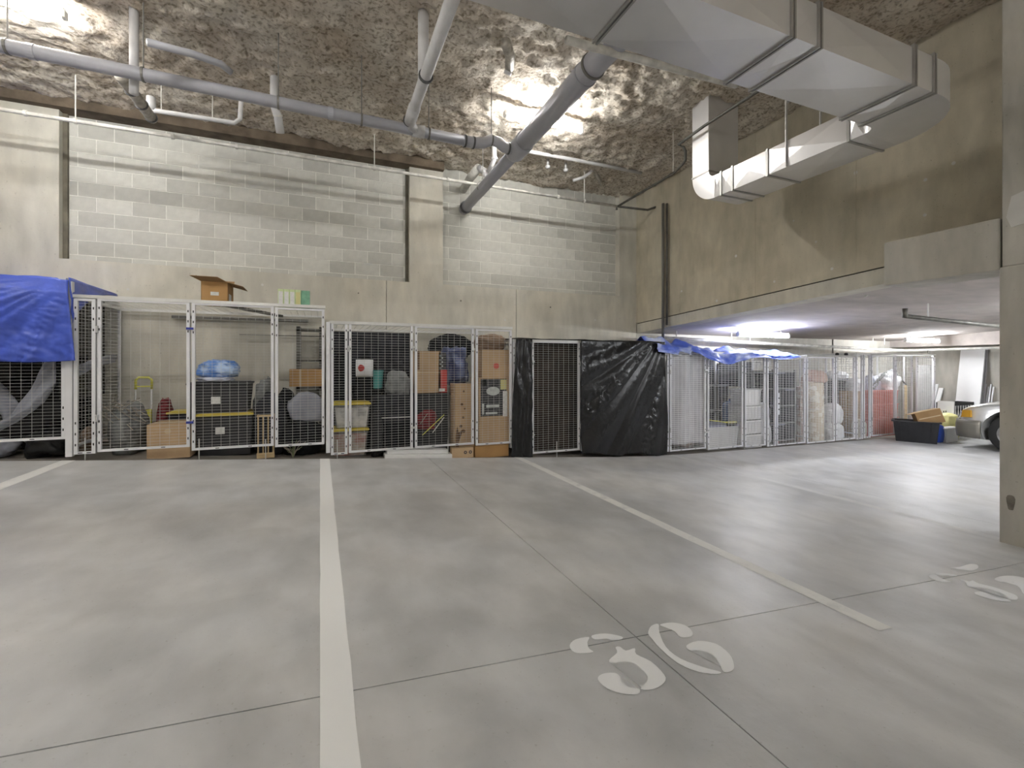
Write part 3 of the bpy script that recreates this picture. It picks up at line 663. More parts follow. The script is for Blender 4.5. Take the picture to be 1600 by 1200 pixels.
def panel(cage, nm, X0, X1, z0, z1, Y=CY, fw=.030, door=None, slots=True, mt='powder_white', wy=0):
    m = MB(); d = .016
    m.box(X0, X0+fw, Y-d, Y+d, z0, z1); m.box(X1-fw, X1, Y-d, Y+d, z0, z1); m.box(X0+fw, X1-fw, Y-d, Y+d, z0, z0+fw*.8); m.box(X0+fw, X1-fw, Y-d, Y+d, z1-fw*.7, z1)
    fr = obj(nm, m, mt, cage)
    wo = obj('wire_mesh', wires(X0+fw*.6, X1-fw*.6, z0+fw*.5, z1-fw*.5, Y), 'wire_white' if X0 > 4.9 else 'wire', fr); wo['kind'] = 'stuff'
    if slots:
        m = MB(); H = z1-z0
        for x in (X0+fw/2, X1-fw/2):
            for f in (.06,.13,.20,.80,.87,.94): m.box(x-.005, x+.005, Y-d-.001, Y-d+.002, z0+H*f-.012, z0+H*f+.012)
        for f in (.3,.7): x = X0+(X1-X0)*f; m.box(x-.018, x+.018, Y-d-.001, Y-d+.002, z0+.008, z0+.016)
        so = obj('bolt_slots', m, 'slot', fr); so['kind'] = 'stuff'
    if door:
        hx = X0 if door == 'L' else X1; lx = X1 if door == 'L' else X0; H = z1-z0
        for f in (.22,.80): obj('hinge', MB().tube([(hx,Y-.024,z0+H*f-.035),(hx,Y-.024,z0+H*f+.035)], .012, 8), 'hinge', fr)
        for f in (.17,.82):
            obj('latch', MB().box(lx-.03, lx+.035, Y-.032, Y-.016, z0+H*f-.012, z0+H*f+.012), 'latch_blue' if door == 'L' and X0 < -.5 else 'galv', fr)
    return fr
def pz(x0, x1, yt, yb): X0, X1, z0, z1 = span(x0, x1, yt, yb, CY); return X0, X1, z0, z1
def cage(label, panels, ztop, x_end=None, leftdiv=True, rightdiv=False, roof=True, mt='powder_white', rail='galv', posts=()):
    P = [pz(*p[:4]) for p in panels]
    X0, X1 = P[0][0], P[-1][1]
    t = thing('storage_cage', label, 'storage cage', ((X0+X1)/2, CY, fz((X0+X1)/2)), 'wire mesh storage cages along the back wall')
    for p, q in zip(panels, P):
        kind = p[4] if len(p) > 4 else None
        panel(t, 'door' if kind else 'front_panel', q[0], q[1], q[2], q[3], door=kind, mt=mt)
    obj('top_rail', MB().box(X0-.01, X1+.01, CY-.022, CY+.022, ztop-.012, ztop+.022), rail, t)
    obj('back_rail', MB().box(X0-.01, X1+.01, CB-.015, CB+.015, ztop-.012, ztop+.018), rail, t)
    for x in (X0-.012, X1+.012) if rightdiv else (X0-.012,):
        obj('side_rail', MB().box(x-.014, x+.014, CY, CB, ztop-.012, ztop+.018), rail, t)
        if leftdiv or x > X0:
            fr = obj('side_panel', MB().box(x-.012, x+.012, CY+.02, CY+.05, fz(x)+.12, ztop).box(x-.012, x+.012, CB-.03, CB, fz(x)+.12, ztop).box(x-.012, x+.012, CY+.05, CB-.03, fz(x)+.12, fz(x)+.145).box(x-.012, x+.012, (CY+CB)/2-.012, (CY+CB)/2+.012, fz(x)+.145, ztop-.012), mt, t)
            so = obj('wire_mesh', wires_side(x, CY+.03, CB-.02, fz(x)+.13, ztop-.01), 'wire', fr); so['kind'] = 'stuff'
    if roof:
        so = obj('roof_mesh', wires_top(X0, X1, CY, CB, ztop), 'wire', t); so['kind'] = 'stuff'
    for x in posts:
        q = at(x, 700, CY); obj('leg_rod', MB().tube([(q.x,CY,fz(q.x)-.012),(q.x,CY,fz(q.x)+.22)], .006, 6), 'galv', t)
    return t
cA = cage('tall wire cage covered by the blue tarp at the left edge', [(-300,-82,436,690),(-78,103,436,690)], CZ+.84, rightdiv=False)
q0 = at(103,600,CY); q1 = at(114.5,600,CY)
obj('corner_post', MB().box(q0.x+.004, q1.x, CY-.025, CY+.025, fz(q0.x)+.03, CZ+.83), 'powder_white', cA)
cB_ = cage('wire cage with the cardboard box and green cartons on its roof', [(116,150,467,709),(153,297,470,702,'L'),(300,428,476,700),(430,507,482,696)], CZ+.682, posts=(133,311,415))
obj('roof_angle', MB().hexa([(p[0],p[1],CZ+.655) for p in ((-1.02,6.02),(-.98,6.02),(-.47,7.10),(-.51,7.10))]+[(p[0],p[1],CZ+.69) for p in ((-1.02,6.02),(-.98,6.02),(-.47,7.10),(-.51,7.10))]), 'steel_dark', cB_)
obj('wall_angle', MB().box(-1.75, -.15, CB-.02, CB+.03, CZ+.60, CZ+.635), 'steel_dark', cB_)
obj('wall_angle', MB().box(-1.0, .02, CB-.0, CB+.02, CZ+.40, CZ+.41), 'steel_dark', cB_)
cC = cage('wire cage crammed with black bags, yellow-lidded bins and brown boxes', [(517,543,504,710),(545,645,506,704,'L'),(648,740,511,697),(743,799,515,694)], CZ+.505, posts=(527,700))
q0 = at(509.5,600,CY); q1 = at(516.5,600,CY)
obj('corner_post', MB().box(q0.x, q1.x-.004, CY-.025, CY+.025, CZ-1.05, CZ+.51), 'powder_white', cC)
cD = cage('wire cage draped in black plastic around its open-mesh door', [(801,829,534,700),(830.5,905.5,534,706,'R'),(908,1022,535,700)], CZ+.335, roof=False, posts=(870,))
WT = .0019
cE = cage('wire cage with a white plastic sheet behind its door, under crumpled blue tarp', [(1030,1044,552,706),(1046,1102,551,703,'L'),(1105,1160,553,700),(1163,1195,555,697)], CZ+.20)
cF = cage('narrow wire cage with dark shelving inside', [(1198,1211.5,556,697),(1213,1257,558,694)], CZ+.145)
cG = cage('wire cage holding rolled floral carpets and white bags', [(1260,1303,558,691),(1305,1335,557,687)], CZ+.165)
cH = cage('last wire cage on the right, holding red crates', [(1337.5,1347,553,686),(1349,1359,553,684),(1361,1398,556,680,'L'),(1399,1425,556,677),(1432,1460,558,672)], CZ+.222, rightdiv=True)

# ------------------------------------------------------------------ soft things
def sheet(name, label, cat, fn, nu, nv, m, solid=.002):
    return tag(obj(name, MB().grid(fn, nu, nv), m, smooth=True, solid=solid), label, cat)
fr2 = lambda x, y, z=0: noise.fractal(Vector((x, y, z)), 1., 2., 4)
ab = lambda x, y, z=0: abs(noise.noise(Vector((x, y, z))))
# blue tarp over the left cage: roof, front drop and right-hand fold
TX0, TX1, TZ = -4.8, -2.30, CZ+.875
def tarp_a(u, v):
    X = TX0 + (TX1-TX0)*u
    if v < .45:                                           # roof from the back to the front edge
        f = v/.45; Y = 7.1 - (7.1-5.90)*f; z = TZ - .02*f + .012*fr2(X*3, Y*3)
        if u > .97: z -= .02
    else:                                                 # front drop
        f = (v-.45)/.55; low = .80 + .03*math.sin(u*9); r = max(0., u-.9)/.1
        X = X + .085*f*u**6 + .02*f*math.sin(u*20)*(u < .95)
        cx_ = (1-u)*2.5+.02; ang = math.atan2(f*.8+.02, cx_); dist = min(1., math.hypot(cx_, f*.8)*1.1)
        fold = .13*dist*ab(ang*7.5+.7, .2, 5) + .05*dist*ab(ang*19, 1.2, 8) + .025*fr2(X*4, f*4, 2)*f + .010*fr2(X*15, f*13, 4)*f
        Y = 5.905 - .045*min(1, f*6) - fold*min(1, f*4) ; z = TZ - .02 - low*f - .01*(1-f)*math.sin(u*14) + .01*fr2(X*4, 7)*f
    return (X, Y, z)
ta = sheet('blue_tarp', 'royal blue plastic tarp draped over the leftmost cage', 'tarp', tarp_a, 110, 110, 'tarp_blue')
m = MB(); m.grid(lambda u, v: (TX1+.004+.03*v*(1-u)+.012*fr2(u*4, v*3), 5.9+1.2*u, TZ-.01-(.42*(1-u)**2.2+.035)*v*(.9 if u > .02 else 1)), 30, 10)
obj('side_fold', m, 'tarp_blue', ta, smooth=True, solid=.002)
# crumpled blue tarp on the right-hand cages
bx0 = at(1022,540,5.9).x; bx1 = at(1243,550,5.9).x
def tarp_e(u, v):
    X = bx0 + (bx1-bx0)*u
    top = CZ + .335 - .17*min(1, u*2.3) + .05*math.sin(u*7.5)**2*(u > .2) - .03*max(0,u-.75)*4
    lump = .12*ab(X*2.2, v*2.5, 3) + .05*fr2(X*6, v*5, 1)
    if v < .6:
        f = v/.6; Y = 6.55 - .70*f; z = top + lump*1.3*math.sin(math.pi*(.15+.85*f)) + .05*math.sin(math.pi*f)
    else:
        f = (v-.6)/.4; Y = 5.85 - .05*f - lump*.6; hang = .07 + .09*math.sin(math.pi*min(1, max(0,(u-.12)/.62)))**2 + .06*(u < .12); z = top + lump*.25*(1-f) - hang*f*(1-.7*max(0,u-.75)*4*.6)
    return (X, Y, z)
te = sheet('blue_tarp', 'crumpled pale blue tarp lying along the roofs of the right-hand cages', 'tarp', tarp_e, 120, 36, 'tarp_pale')
# black plastic on cage D
a = at(799,600,5.9).x; b = at(832,600,5.9).x
def pl_l(u, v):
    X0_ = a+.035*(1-v) + .04*(1-v)**2; X = X0_ + (b-X0_)*u; f = v
    return (X + .012*fr2(v*4, u*3, 8), 5.905 - .03*ab(u*5+v*1.3, v*1.5, 2) - .02*fr2(u*4, v*6, 3), CZ+.36 - (.36+fz_rel(X)-.0)*f)
def fz_rel(X): return CZ - fz(X) - .005
sheet('plastic_sheet', 'narrow black plastic sheet hanging left of the mesh door', 'plastic sheet', pl_l, 26, 70, 'plastic_black')
a2 = at(907,600,5.9).x; b2 = at(1038,600,5.9).x
def pl_r(u, v):
    top = CZ+.365; X = a2 + (b2-a2)*u + .05*v*(u > .9)*(u-.9)*10
    bot = fz(X) + .05 - .03*u + .02*math.sin(u*12)
    diag = u*1.0 - (1-v)*.62
    fan = math.atan2(u-1.02, v+.12)
    cr = max(0., noise.noise(Vector((fan*6, 2, 1)))+.15)
    fold = .11*ab(fan*4.6, .3, 4)*(.25+.75*v) + .05*ab(diag*3.2, .5, 6) + cr*(.022*fr2(u*12, v*12, 2) + .012*fr2(u*30, v*30, 5))
    return (X, 5.915 - fold, top - (top-bot)*v + .006*math.sin(u*40)*v)
sheet('plastic_sheet', 'wide glossy black plastic sheet with slanting folds right of the mesh door', 'plastic sheet', pl_r, 90, 90, 'plastic_black')
a3 = at(1036,600,5.9).x; b3 = at(1041,600,5.9).x
obj('side_return', MB().grid(lambda u, v: (b2+.01+.05*u+.02*v, 5.90+.5*u, CZ+.34-(1.6)*v*(1-.1*u)), 10, 20), 'plastic_black', bpy.data.objects['plastic_sheet.001'], smooth=True, solid=.002)
a = at(826,600,6.12).x; b = at(912,600,6.12).x
sheet('brown_blanket', 'dark brown blanket hanging inside behind the mesh door', 'blanket', lambda u, v: (a+(b-a)*u, 6.12+.03*math.sin(u*16), CZ+.33-1.6*v), 30, 20, 'blanket_brown')
a = at(900,600,6.1).x; b = at(1016,600,6.1).x
sheet('black_liner', 'black plastic liner inside the cage behind the wide sheet', 'plastic sheet', lambda u, v: (a+(b-a)*u, 6.3+.03*math.sin(u*16), CZ+.30-1.6*v), 30, 20, 'plastic_black')
a = at(795,600,6.1).x; b = at(1020,600,6.1).x
sheet('roof_plastic', 'black plastic laid flat over the roof of the draped cage', 'plastic sheet', lambda u, v: (a+(b-a)*u, 5.92+1.2*v, CZ+.372+.012*fr2(u*8,v*6)), 40, 16, 'plastic_black')

def bag(name, label, cat, box, Y, depth, m, seed=0, knot=False, lump=.13, group=None, base=None, parent=None):
    x0, x1, yt, yb = box
    X0, X1, z0, z1 = span(x0, x1, yt, yb if yb else yt+10, Y)
    if yb is None: z0 = fz((X0+X1)/2) - .008
    if base is not None: z0 = base
    bm = bmesh.new(); bmesh.ops.create_icosphere(bm, subdivisions=4, radius=1)
    hx, hz, hy = (X1-X0)/2, (z1-z0)/2, depth/2
    mm = MB(); mm.f = [tuple(v.index for v in f.verts) for f in bm.faces]
    raw = []
    for v in bm.verts:
        p = v.co.copy(); e = Vector([math.copysign(abs(c)**.80, c) for c in p])
        r = 1 + lump*noise.fractal(p*1.6+Vector((seed*3.1,seed,0)), 1., 2., 3) + .5*lump*abs(noise.noise(p*4.5+Vector((0,seed,9)))) + .03*noise.noise(p*11)
        q = e*r; q.z = max(q.z, -.82); raw.append(q)
    lo = [min(q[i] for q in raw) for i in range(3)]; hi = [max(q[i] for q in raw) for i in range(3)]
    for q in raw:
        mm.v.append(Vector((X0+(X1-X0)*(q.x-lo[0])/(hi[0]-lo[0]), Y+depth*(q.y-lo[1])/(hi[1]-lo[1]), z0+(z1-z0)*(q.z-lo[2])/(hi[2]-lo[2]))))
    bm.free()
    o = obj(name, mm, m, parent, smooth=True)
    if not parent: tag(o, label, cat, group)
    if knot:
        c = Vector(((X0+X1)/2, Y+depth/2, z1-.015))
        obj('knot', MB().lathe(c, [(.0,-.02),(.022,0),(.012,.02),(.045,.055),(.03,.065),(0,.04)], 10), m, o, smooth=True)
    return o
def carton(name, label, x0, x1, yt, yb, Y, depth, m='cardboard', tape=True, base=None, cat='cardboard box', group=None):
    X0, X1, z0, z1 = span(x0, x1, yt, yb if yb else yt+10, Y)
    if yb is None: z0 = fz((X0+X1)/2) - .010
    if base is not None: z0 = base
    t = thing(name, label, cat, ((X0+X1)/2, Y+depth/2, z0), group)
    obj('body', MB().box(X0, X1, Y, Y+depth, z0, z1), m, t, bevel=.004)
    obj('flap', MB().box(X0+.002, X1-.002, Y+.001, Y+depth/2-.003, z1, z1+.003), m, t); obj('flap', MB().box(X0+.002, X1-.002, Y+depth/2+.003, Y+depth-.001, z1, z1+.003), m, t)
    if tape: obj('tape', MB().box(X0+(X1-X0)*.5-.0, X0+(X1-X0)*.5+.001, Y-.001, Y, z0, z0+.001).box(X0+.01, X1-.01, Y+depth/2-.025, Y+depth/2+.025, z1+.003, z1+.004), 'tape', t)
    return t, (X0, X1, Y, Y+depth, z0, z1)
def mark(t, bx, fx0, fx1, fz0, fz1, m, name='printed_panel', dy=.0015):
    X0, X1, Y0, Y1, z0, z1 = bx
    return obj(name, MB().box(X0+(X1-X0)*fx0, X0+(X1-X0)*fx1, Y0-dy, Y0, z0+(z1-z0)*fz0, z0+(z1-z0)*fz1), m, t)
def disc(t, bx, fx, fz_, r, m, name='printed_disc'):
    X0, X1, Y0, Y1, z0, z1 = bx; cx = X0+(X1-X0)*fx; cz = z0+(z1-z0)*fz_
    return obj(name, MB().prism([(cx+r*math.cos(a*math.pi/10), cz+r*math.sin(a*math.pi/10)) for a in range(20)], lambda x,z: (x,Y0-.0015,z), lambda x,z: (x,Y0,z)), m, t, fixn=True)
def tote(name, label, x0, x1, yt, yb, Y, depth, m='tote_black', lid='tote_black', base=None, lab=False, taper=.025, cat='storage bin', lidh=.03, group=None, ribs=False, contents=None):
    X0, X1, z0, z1 = span(x0, x1, yt, yb if yb else yt+10, Y)
    if yb is None: z0 = fz((X0+X1)/2) - .010
    if base is not None: z0 = base
    t = thing(name, label, cat, ((X0+X1)/2, Y+depth/2, z0), group)
    obj('body', MB().taper(X0+.012, X1-.012, Y+.012, Y+depth-.012, z0, z1-lidh, taper), m, t, bevel=.008)
    if lid: obj('lid', MB().box(X0, X1, Y, Y+depth, z1-lidh, z1-.008).box(X0+.03, X1-.03, Y+.03, Y+depth-.03, z1-.008, z1), lid, t, bevel=.004)
    if contents: obj('contents', MB().taper(X0+.03, X1-.03, Y+.03, Y+depth-.03, z0+.01, z1-lidh-.02-(z1-z0)*.05, taper), contents, t)
    if lab:
        cx = X0+(X1-X0)*lab[0]; cz = z0+(z1-z0)*lab[1]; tl = taper*(1-(cz-z0)/(z1-z0))
        obj('label', MB().box(cx-.045, cx+.045, Y+.004+tl*.5, Y+.014+tl, cz-.04, cz+.04), 'label_white', t)
    if ribs:
        for f in (.12,.31,.5,.69,.88):
            x = X0+(X1-X0)*f; obj('rib', MB().hexa(((x-.02,Y+taper+.004,z0+.02),(x+.02,Y+taper+.004,z0+.02),(x+.02,Y+taper+.03,z0+.02),(x-.02,Y+taper+.03,z0+.02),(x-.025,Y+.003,z1-.05),(x+.025,Y+.003,z1-.05),(x+.025,Y+.04,z1-.05),(x-.025,Y+.04,z1-.05))), m, t)
    return t, (X0, X1, Y, Y+depth, z0, z1)
# ------------------------------------------------------------------ cage A contents
sheet('plastic_liner', 'black plastic lining the right side of the tarp-covered cage', 'plastic sheet', lambda u, v: (-2.43+.02*math.sin(u*13), 6.0+1.1*u, CZ+.80-1.15*v), 30, 16, 'plastic_black')
sheet('plastic_liner', 'black plastic lining the back of the tarp-covered cage', 'plastic sheet', lambda u, v: (-4.6+2.15*u, 7.06+.03*math.sin(u*19), CZ+.80-1.6*v), 40, 16, 'plastic_black')
def band(path, wv, n=40):
    def fn(u, v):
        f = u*(len(path)-1); i = min(int(f), len(path)-2); p = path[i].lerp(path[i+1], f-i)
        return p + wv*(v-.5) + Vector((0, .02*fr2(u*6, v*3, 4)+.03*math.sin(v*5+u*4), .01*fr2(u*9, v*2)))
    return fn
p = [at(100,548,6.08), at(70,600,6.08), at(40,640,6.08), at(0,668,6.08), at(-60,700,6.08)]
sheet('grey_drape', 'long grey cloth draped diagonally inside the tarp-covered cage', 'cloth', band(p, Vector((.24,.02,.10))), 40, 10, 'sheet_grey')
p = [at(-60,560,6.2), at(-10,610,6.2), at(8,632,6.2), at(24,652,6.2)]
sheet('grey_drape', 'shorter grey cloth hanging at the left edge of the tarp-covered cage', 'cloth', band(p, Vector((.1,.02,.14))), 30, 8, 'sheet_grey')
p = [at(112,585,6.1), at(140,570,6.2), at(165,562,6.5), at(182,560,6.9)]
sheet('grey_sheet_strip', 'torn translucent grey strip tied to the cage divider', 'cloth', band(p, Vector((0,.0,.10))), 20, 6, 'sheet_grey')
bag('garbage_bag', 'shiny black garbage bag poking out beneath the leftmost cage front', 'bag', (18,103,672,None), 6.0, .55, 'bag_black', 1, lump=.28)
bag('garbage_bag', 'grey plastic bundle at the bottom left corner of the leftmost cage', 'bag', (-70,14,690,None), 6.0, .4, 'sheet_grey', 2, lump=.25)
bag('garbage_bag', 'black garbage bag behind the diagonal grey cloth', 'bag', (-60,100,590,None), 6.5, .5, 'bag_black', 3)
bag('garbage_bag', 'black garbage bag at the far left behind the cage front', 'bag', (-240,-65,600,None), 6.2, .6, 'bag_black', 4)
bag('covered_bundle', 'brown wrapped bundle behind the narrow panel of the second cage', 'bag', (117,139,668,None), 6.3, .3, 'wood_dark', 5)
# ------------------------------------------------------------------ cage B contents
bag('covered_pile', 'dark grey tarp-covered pile under loose sticks', 'bundle', (150,215,630,None), 6.10, .7, 'cover_grey', 6, lump=.2)
t = thing('stick_bundle', 'tangle of pale sticks lying on the dark covered pile', 'sticks', at(185,640,6.3))
for i in range(26):
    x = random.uniform(155,212); y = random.uniform(626,652); L = random.uniform(12,34); a = random.choice((random.uniform(-.5,.9), random.uniform(.2,.9)))
    obj('stick', MB().tube([at(x,y,6.08+random.random()*.25), at(x+L*math.cos(a), y+L*math.sin(a), 6.08+random.random()*.2)], .005, 5), 'twig', t)
t = thing('hand_truck', 'yellow folding hand truck standing against the wall', 'hand truck', (at(224,700,6.95).x, 6.95, fz(-1.9)))
xa, xb2 = at(212,640,6.95).x, at(237,640,6.95).x; zt = at(224,590,6.95).z; zf = fz(xa)
obj('handle', MB().tube([(xa,6.95,zt-.14),(xa,6.95,zt-.03),(xa+.03,6.95,zt),(xb2-.03,6.95,zt),(xb2,6.95,zt-.03),(xb2,6.95,zt-.14)], .014, 8), 'handtruck_yellow', t, smooth=True)
obj('handle_bar', MB().tube([(xa,6.95,zt-.11),(xb2,6.95,zt-.11)], .01, 8), 'handtruck_yellow', t)
for x in (xa, xb2): obj('rail', MB().tube([(x,6.95,zt-.14),(x,6.95,zf+.05)], .010, 8), 'galv', t, smooth=True)
obj('frame_panel', MB().box(xa-.01, xb2+.01, 6.90, 6.94, zf+.12, zf+.42).box(xa+.04, xb2-.04, 6.88, 6.90, zf+.2, zf+.34), 'handtruck_yellow', t, bevel=.01)
obj('toe_plate', MB().box(xa-.03, xb2+.03, 6.72, 6.95, zf, zf+.012), 'handtruck_yellow', t)
for x in (xa-.05, xb2+.05): obj('wheel', MB().lathe((x-.015,6.98,zf+.08), [(0,0),(.08,0),(.08,.03),(0,.03)], 16, 'x'), 'wheel_black', t)
bag('red_bundle', 'dark red mesh bag beside the yellow hand truck', 'bag', (239,266,622,None), 6.72, .3, 'cloth_red', 7)
t1, L1 = tote('storage_tote', 'black tote with a yellow lid half hidden behind the cardboard box', 259, 307, 643, None, 6.72, .36, lid='lid_yellow')
t2, L2 = tote('storage_tote', 'lower black tote with a yellow lid and white label', 302, 396, 646, None, 6.15, .52, lid='lid_yellow', lab=(.43,.60))
t3, L3 = tote('storage_tote', 'upper black tote with a white label, under the blue bags', 290, 389, 597, 646, 6.17, .50, lab=(.46,.42), base=L2[5])
bag('plastic_bag', 'crumpled lavender white plastic bag flat on the upper tote', 'bag', (300,362,588,600), 6.22, .40, 'bag_bluewhite', 9, base=L3[5], lump=.25)
bag('plastic_bag', 'bright blue plastic bag heaped on the upper tote', 'bag', (303,372,561,592), 6.25, .36, 'blue_bag', 10, base=L3[5]+.05, lump=.25)
bx, B1 = carton('cardboard_box', 'plain brown cardboard box on the floor behind the first cage door', 229, 297, 663, None, 6.03, .42)
disc(bx, B1, .48, .80, .03, 'tape')
bag('grey_bundle', 'crumpled grey tarp bundle to the right of the black totes', 'bundle', (390,428,588,None), 6.35, .5, 'cover_grey', 12, lump=.3)
bag('dark_bag', 'slack dark fabric bag behind the small wooden crate', 'bag', (392,448,612,None), 6.12, .4, 'fabric_dark', 13)
X0, X1, z0, z1 = span(402,428,648,697,6.0); z0 = fz(X0)-.01
t = thing('wooden_crate', 'small pale slatted wooden crate on the floor', 'crate', ((X0+X1)/2, 6.03, z0))
for i in range(4):
    x = X0+.008+(X1-X0-.016)*i/3; obj('slat', MB().box(x-.007, x+.007, 6.0, 6.006, z0+.05, z1), 'wood', t)
for za, zb_ in ((z0,z0+.06),(z1-.025,z1)):
    obj('rail', MB().box(X0-.006, X1+.006, 5.995, 6.0, za, zb_), 'wood', t)
for x in (X0, X1-.006): obj('side', MB().box(x, x+.006, 6.006, 6.10, z0, z1), 'wood', t)
obj('base', MB().box(X0, X1, 6.0, 6.106, z0, z0+.008), 'wood', t)
X0, X1, z0, z1 = span(463,505,510,700,6.75); z0 = fz(X0)-.01
t = thing('black_rack', 'black open metal rack standing behind the grey pointed cloth', 'rack', ((X0+X1)/2, 6.8, z0))
for x in (X0, X1-.05):
    for y in (6.75, 7.0): obj('post', MB().box(x, x+.05, y, y+.035, z0, z1), 'steel_dark', t)
for z in (z1-.03, at(490,562,6.75).z, at(490,604,6.75).z): obj('shelf', MB().box(X0, X1, 6.75, 7.035, z-.03, z), 'steel_dark', t)
zs = at(490,604,6.75).z
tb, Bo = carton('cardboard_box', 'orange brown cardboard box on the black rack shelf', 452, 503, 577, 604, 6.74, .26, m='cardboard_orange', base=zs)
mark(tb, Bo, .3, .36, 0, 1, 'tape', 'tape_strip')
bag('grey_cloth', 'grey pointed cloth hanging in front of the black rack', 'cloth', (447,507,612,660), 6.2, .22, 'sheet_grey', 15, lump=.12)
bag('dark_bag', 'black fabric bag lying low under the grey pointed cloth', 'bag', (432,507,655,None), 6.1, .5, 'fabric_black', 16)
bag('dark_bag', 'dark bundle stacked under the orange brown box', 'bag', (428,462,606,None), 6.6, .45, 'fabric_black', 17)
t = thing('dried_plant', 'dried twiggy plant at the bottom of the cage below the grey cloth', 'plant', (at(458,700,6.04).x, 6.04, fz(-.2)))
c0 = Vector((at(458,700,6.04).x, 6.04, fz(-.2)))
for i in range(26):
    a = random.uniform(0, math.pi*2); L = random.uniform(.08,.22); d = Vector((math.cos(a)*.5, math.sin(a)*.12, 1)).normalized()*L
    obj('stem', MB().tube([c0, c0+d*.6+Vector((0,0,.01)), c0+d+Vector((d.x*.5,0,-.01))], .0035, 4), 'green_leaf' if i%3 == 0 else 'twig', t)
# on the cage roof
X0, X1, z0, z1 = span(314,356,440,470,6.05); z0 = CZ+.685+.006
t = thing('open_box', 'open brown cardboard box with raised flaps on the cage roof', 'cardboard box', ((X0+X1)/2, 6.25, z0)); dp = .36; th_ = .004
m = MB(); m.box(X0,X1,6.05,6.05+th_,z0,z1).box(X0,X1,6.05+dp-th_,6.05+dp,z0,z1).box(X0,X0+th_,6.05,6.05+dp,z0,z1).box(X1-th_,X1,6.05,6.05+dp,z0,z1).box(X0,X1,6.05,6.05+dp,z0,z0+th_)
obj('body', m, 'cardboard_orange', t)
def flap(a, b, off, m='cardboard_dark'):
    a, b, off = Vector(a), Vector(b), Vector(off); n = (b-a).cross(off).normalized()*.004
    obj('flap', MB().hexa((a,b,b+off,a+off,a+n,b+n,b+off+n,a+off+n)), m, t)
flap((X0,6.05,z1),(X1,6.05,z1),(-.08,-.13,.035)); flap((X1,6.05+dp,z1),(X1,6.05,z1),(.15,0,-.04)); flap((X0,6.05,z1),(X0,6.05+dp,z1),(-.05,0,.06)); flap((X0,6.05+dp,z1),(X1,6.05+dp,z1),(0,.1,.08))
obj('label', MB().box(X0+.09,X0+.17,6.048,6.05,z0+.085,z0+.125), 'label_white', t)
obj('side_label', MB().box(X1,X1+.002,6.12,6.26,z0+.02,z0+.12), 'label_white', t)
X0, X1, z0, z1 = span(434,470,452,474,6.2); z0 = CZ+.692
wcar = (X1-X0)/4
for i in range(4):
    tt = thing('juice_carton', ('leftmost','second','third','rightmost')[i]+' of the four pale green cartons in a row on the cage roof', 'carton', (X0+wcar*(i+.5), 6.25, z0), 'green cartons on the cage roof')
    obj('body', MB().box(X0+wcar*i+.001, X0+wcar*(i+1)-.001, 6.2, 6.34, z0, z1), 'carton_green', tt, bevel=.002)
    obj('printed_panel', MB().box(X0+wcar*i+.008, X0+wcar*(i+1)-.008, 6.199, 6.2, z0+.03, z1-.03), 'label_white' if i < 3 else 'lid_pale', tt)
    obj('end_print', MB().box(X0+wcar*(i+1)-.001, X0+wcar*(i+1)+.0, 6.22, 6.32, z0+.02, z1-.02), 'carton_teal', tt)
tag(obj('carton_box', MB().box(X1+.004, X1+.10, 6.21, 6.36, z0, z1-.005), 'carton_teal', bevel=.003), 'teal green box at the right end of the carton row', 'carton')
# ------------------------------------------------------------------ cage C contents
a = at(516,560,7.02).x; b = at(640,560,7.02).x
sheet('back_tarp', 'charcoal sheet hung at the back above the black bags', 'tarp', lambda u, v: (a+(b-a)*u, 7.04+.03*math.sin(u*18), CZ+.48-.9*v*(1-.35*max(0,u-.6))), 30, 14, 'fabric_dark')
t4, C1 = tote('clear_bin', 'lower clear bin with a yellow lid beside the cage post', 516, 577, 670, None, 6.05, .42, m='clear_plastic', lid='lid_yellow', contents='contents_red')
t5, C2 = tote('clear_bin', 'upper clear bin with a yellow lid, stacked beside the cage post', 520, 580, 629, 670, 6.06, .40, m='clear_plastic', lid='lid_yellow', base=C1[5], contents='contents_light')
bag('black_bag', 'black duffel bag above the yellow-lidded bins', 'bag', (517,553,548,None), 6.52, .48, 'fabric_black', 20)
bag('black_bag', 'long black bag lying across the top of the pile', 'bag', (552,600,556,None), 6.42, .55, 'fabric_black', 21)
bag('black_bag', 'black padded bag in the middle of the pile behind the door', 'bag', (600,648,562,None), 6.55, .48, 'fabric_dark', 22)
t6 = thing('suitcase', 'black soft suitcase upright behind the cage door', 'suitcase', (at(610,690,6.15).x, 6.25, fz(.8)))
X0, X1, z0, z1 = span(583,646,618,700,6.12); z0 = fz(X0)-.01
obj('body', MB().box(X0, X1, 6.12, 6.40, z0+.03, z1), 'fabric_dark', t6, bevel=.03); obj('pocket', MB().box(X0+.05, X1-.05, 6.09, 6.12, z0+.08, z0+(z1-z0)*.55), 'fabric_black', t6, bevel=.012); obj('zip', MB().box(X0+.04, X1-.04, 6.112, 6.118, z0+(z1-z0)*.62, z0+(z1-z0)*.635), 'galv', t6)
obj('handle', MB().tube([(X0+.16,6.2,z1-.01),(X0+.16,6.2,z1+.03),(X1-.16,6.2,z1+.03),(X1-.16,6.2,z1-.01)], .01, 6), 'trim_black', t6)
for x in (X0+.04, X1-.06): obj('wheel', MB().lathe((x,6.2,z0+.03), [(0,0),(.03,0),(.03,.02),(0,.02)], 10, 'x'), 'wheel_black', t6)
bag('grey_bag', 'charcoal grey quilted bag above the suitcase', 'bag', (604,646,578,618), 6.14, .3, 'cover_grey', 71, lump=.3, base=None)
bag('black_bag', 'slumped black bag between the yellow-lidded bins and the suitcase', 'bag', (578,600,640,None), 6.02, .09, 'bag_black', 72, lump=.3)
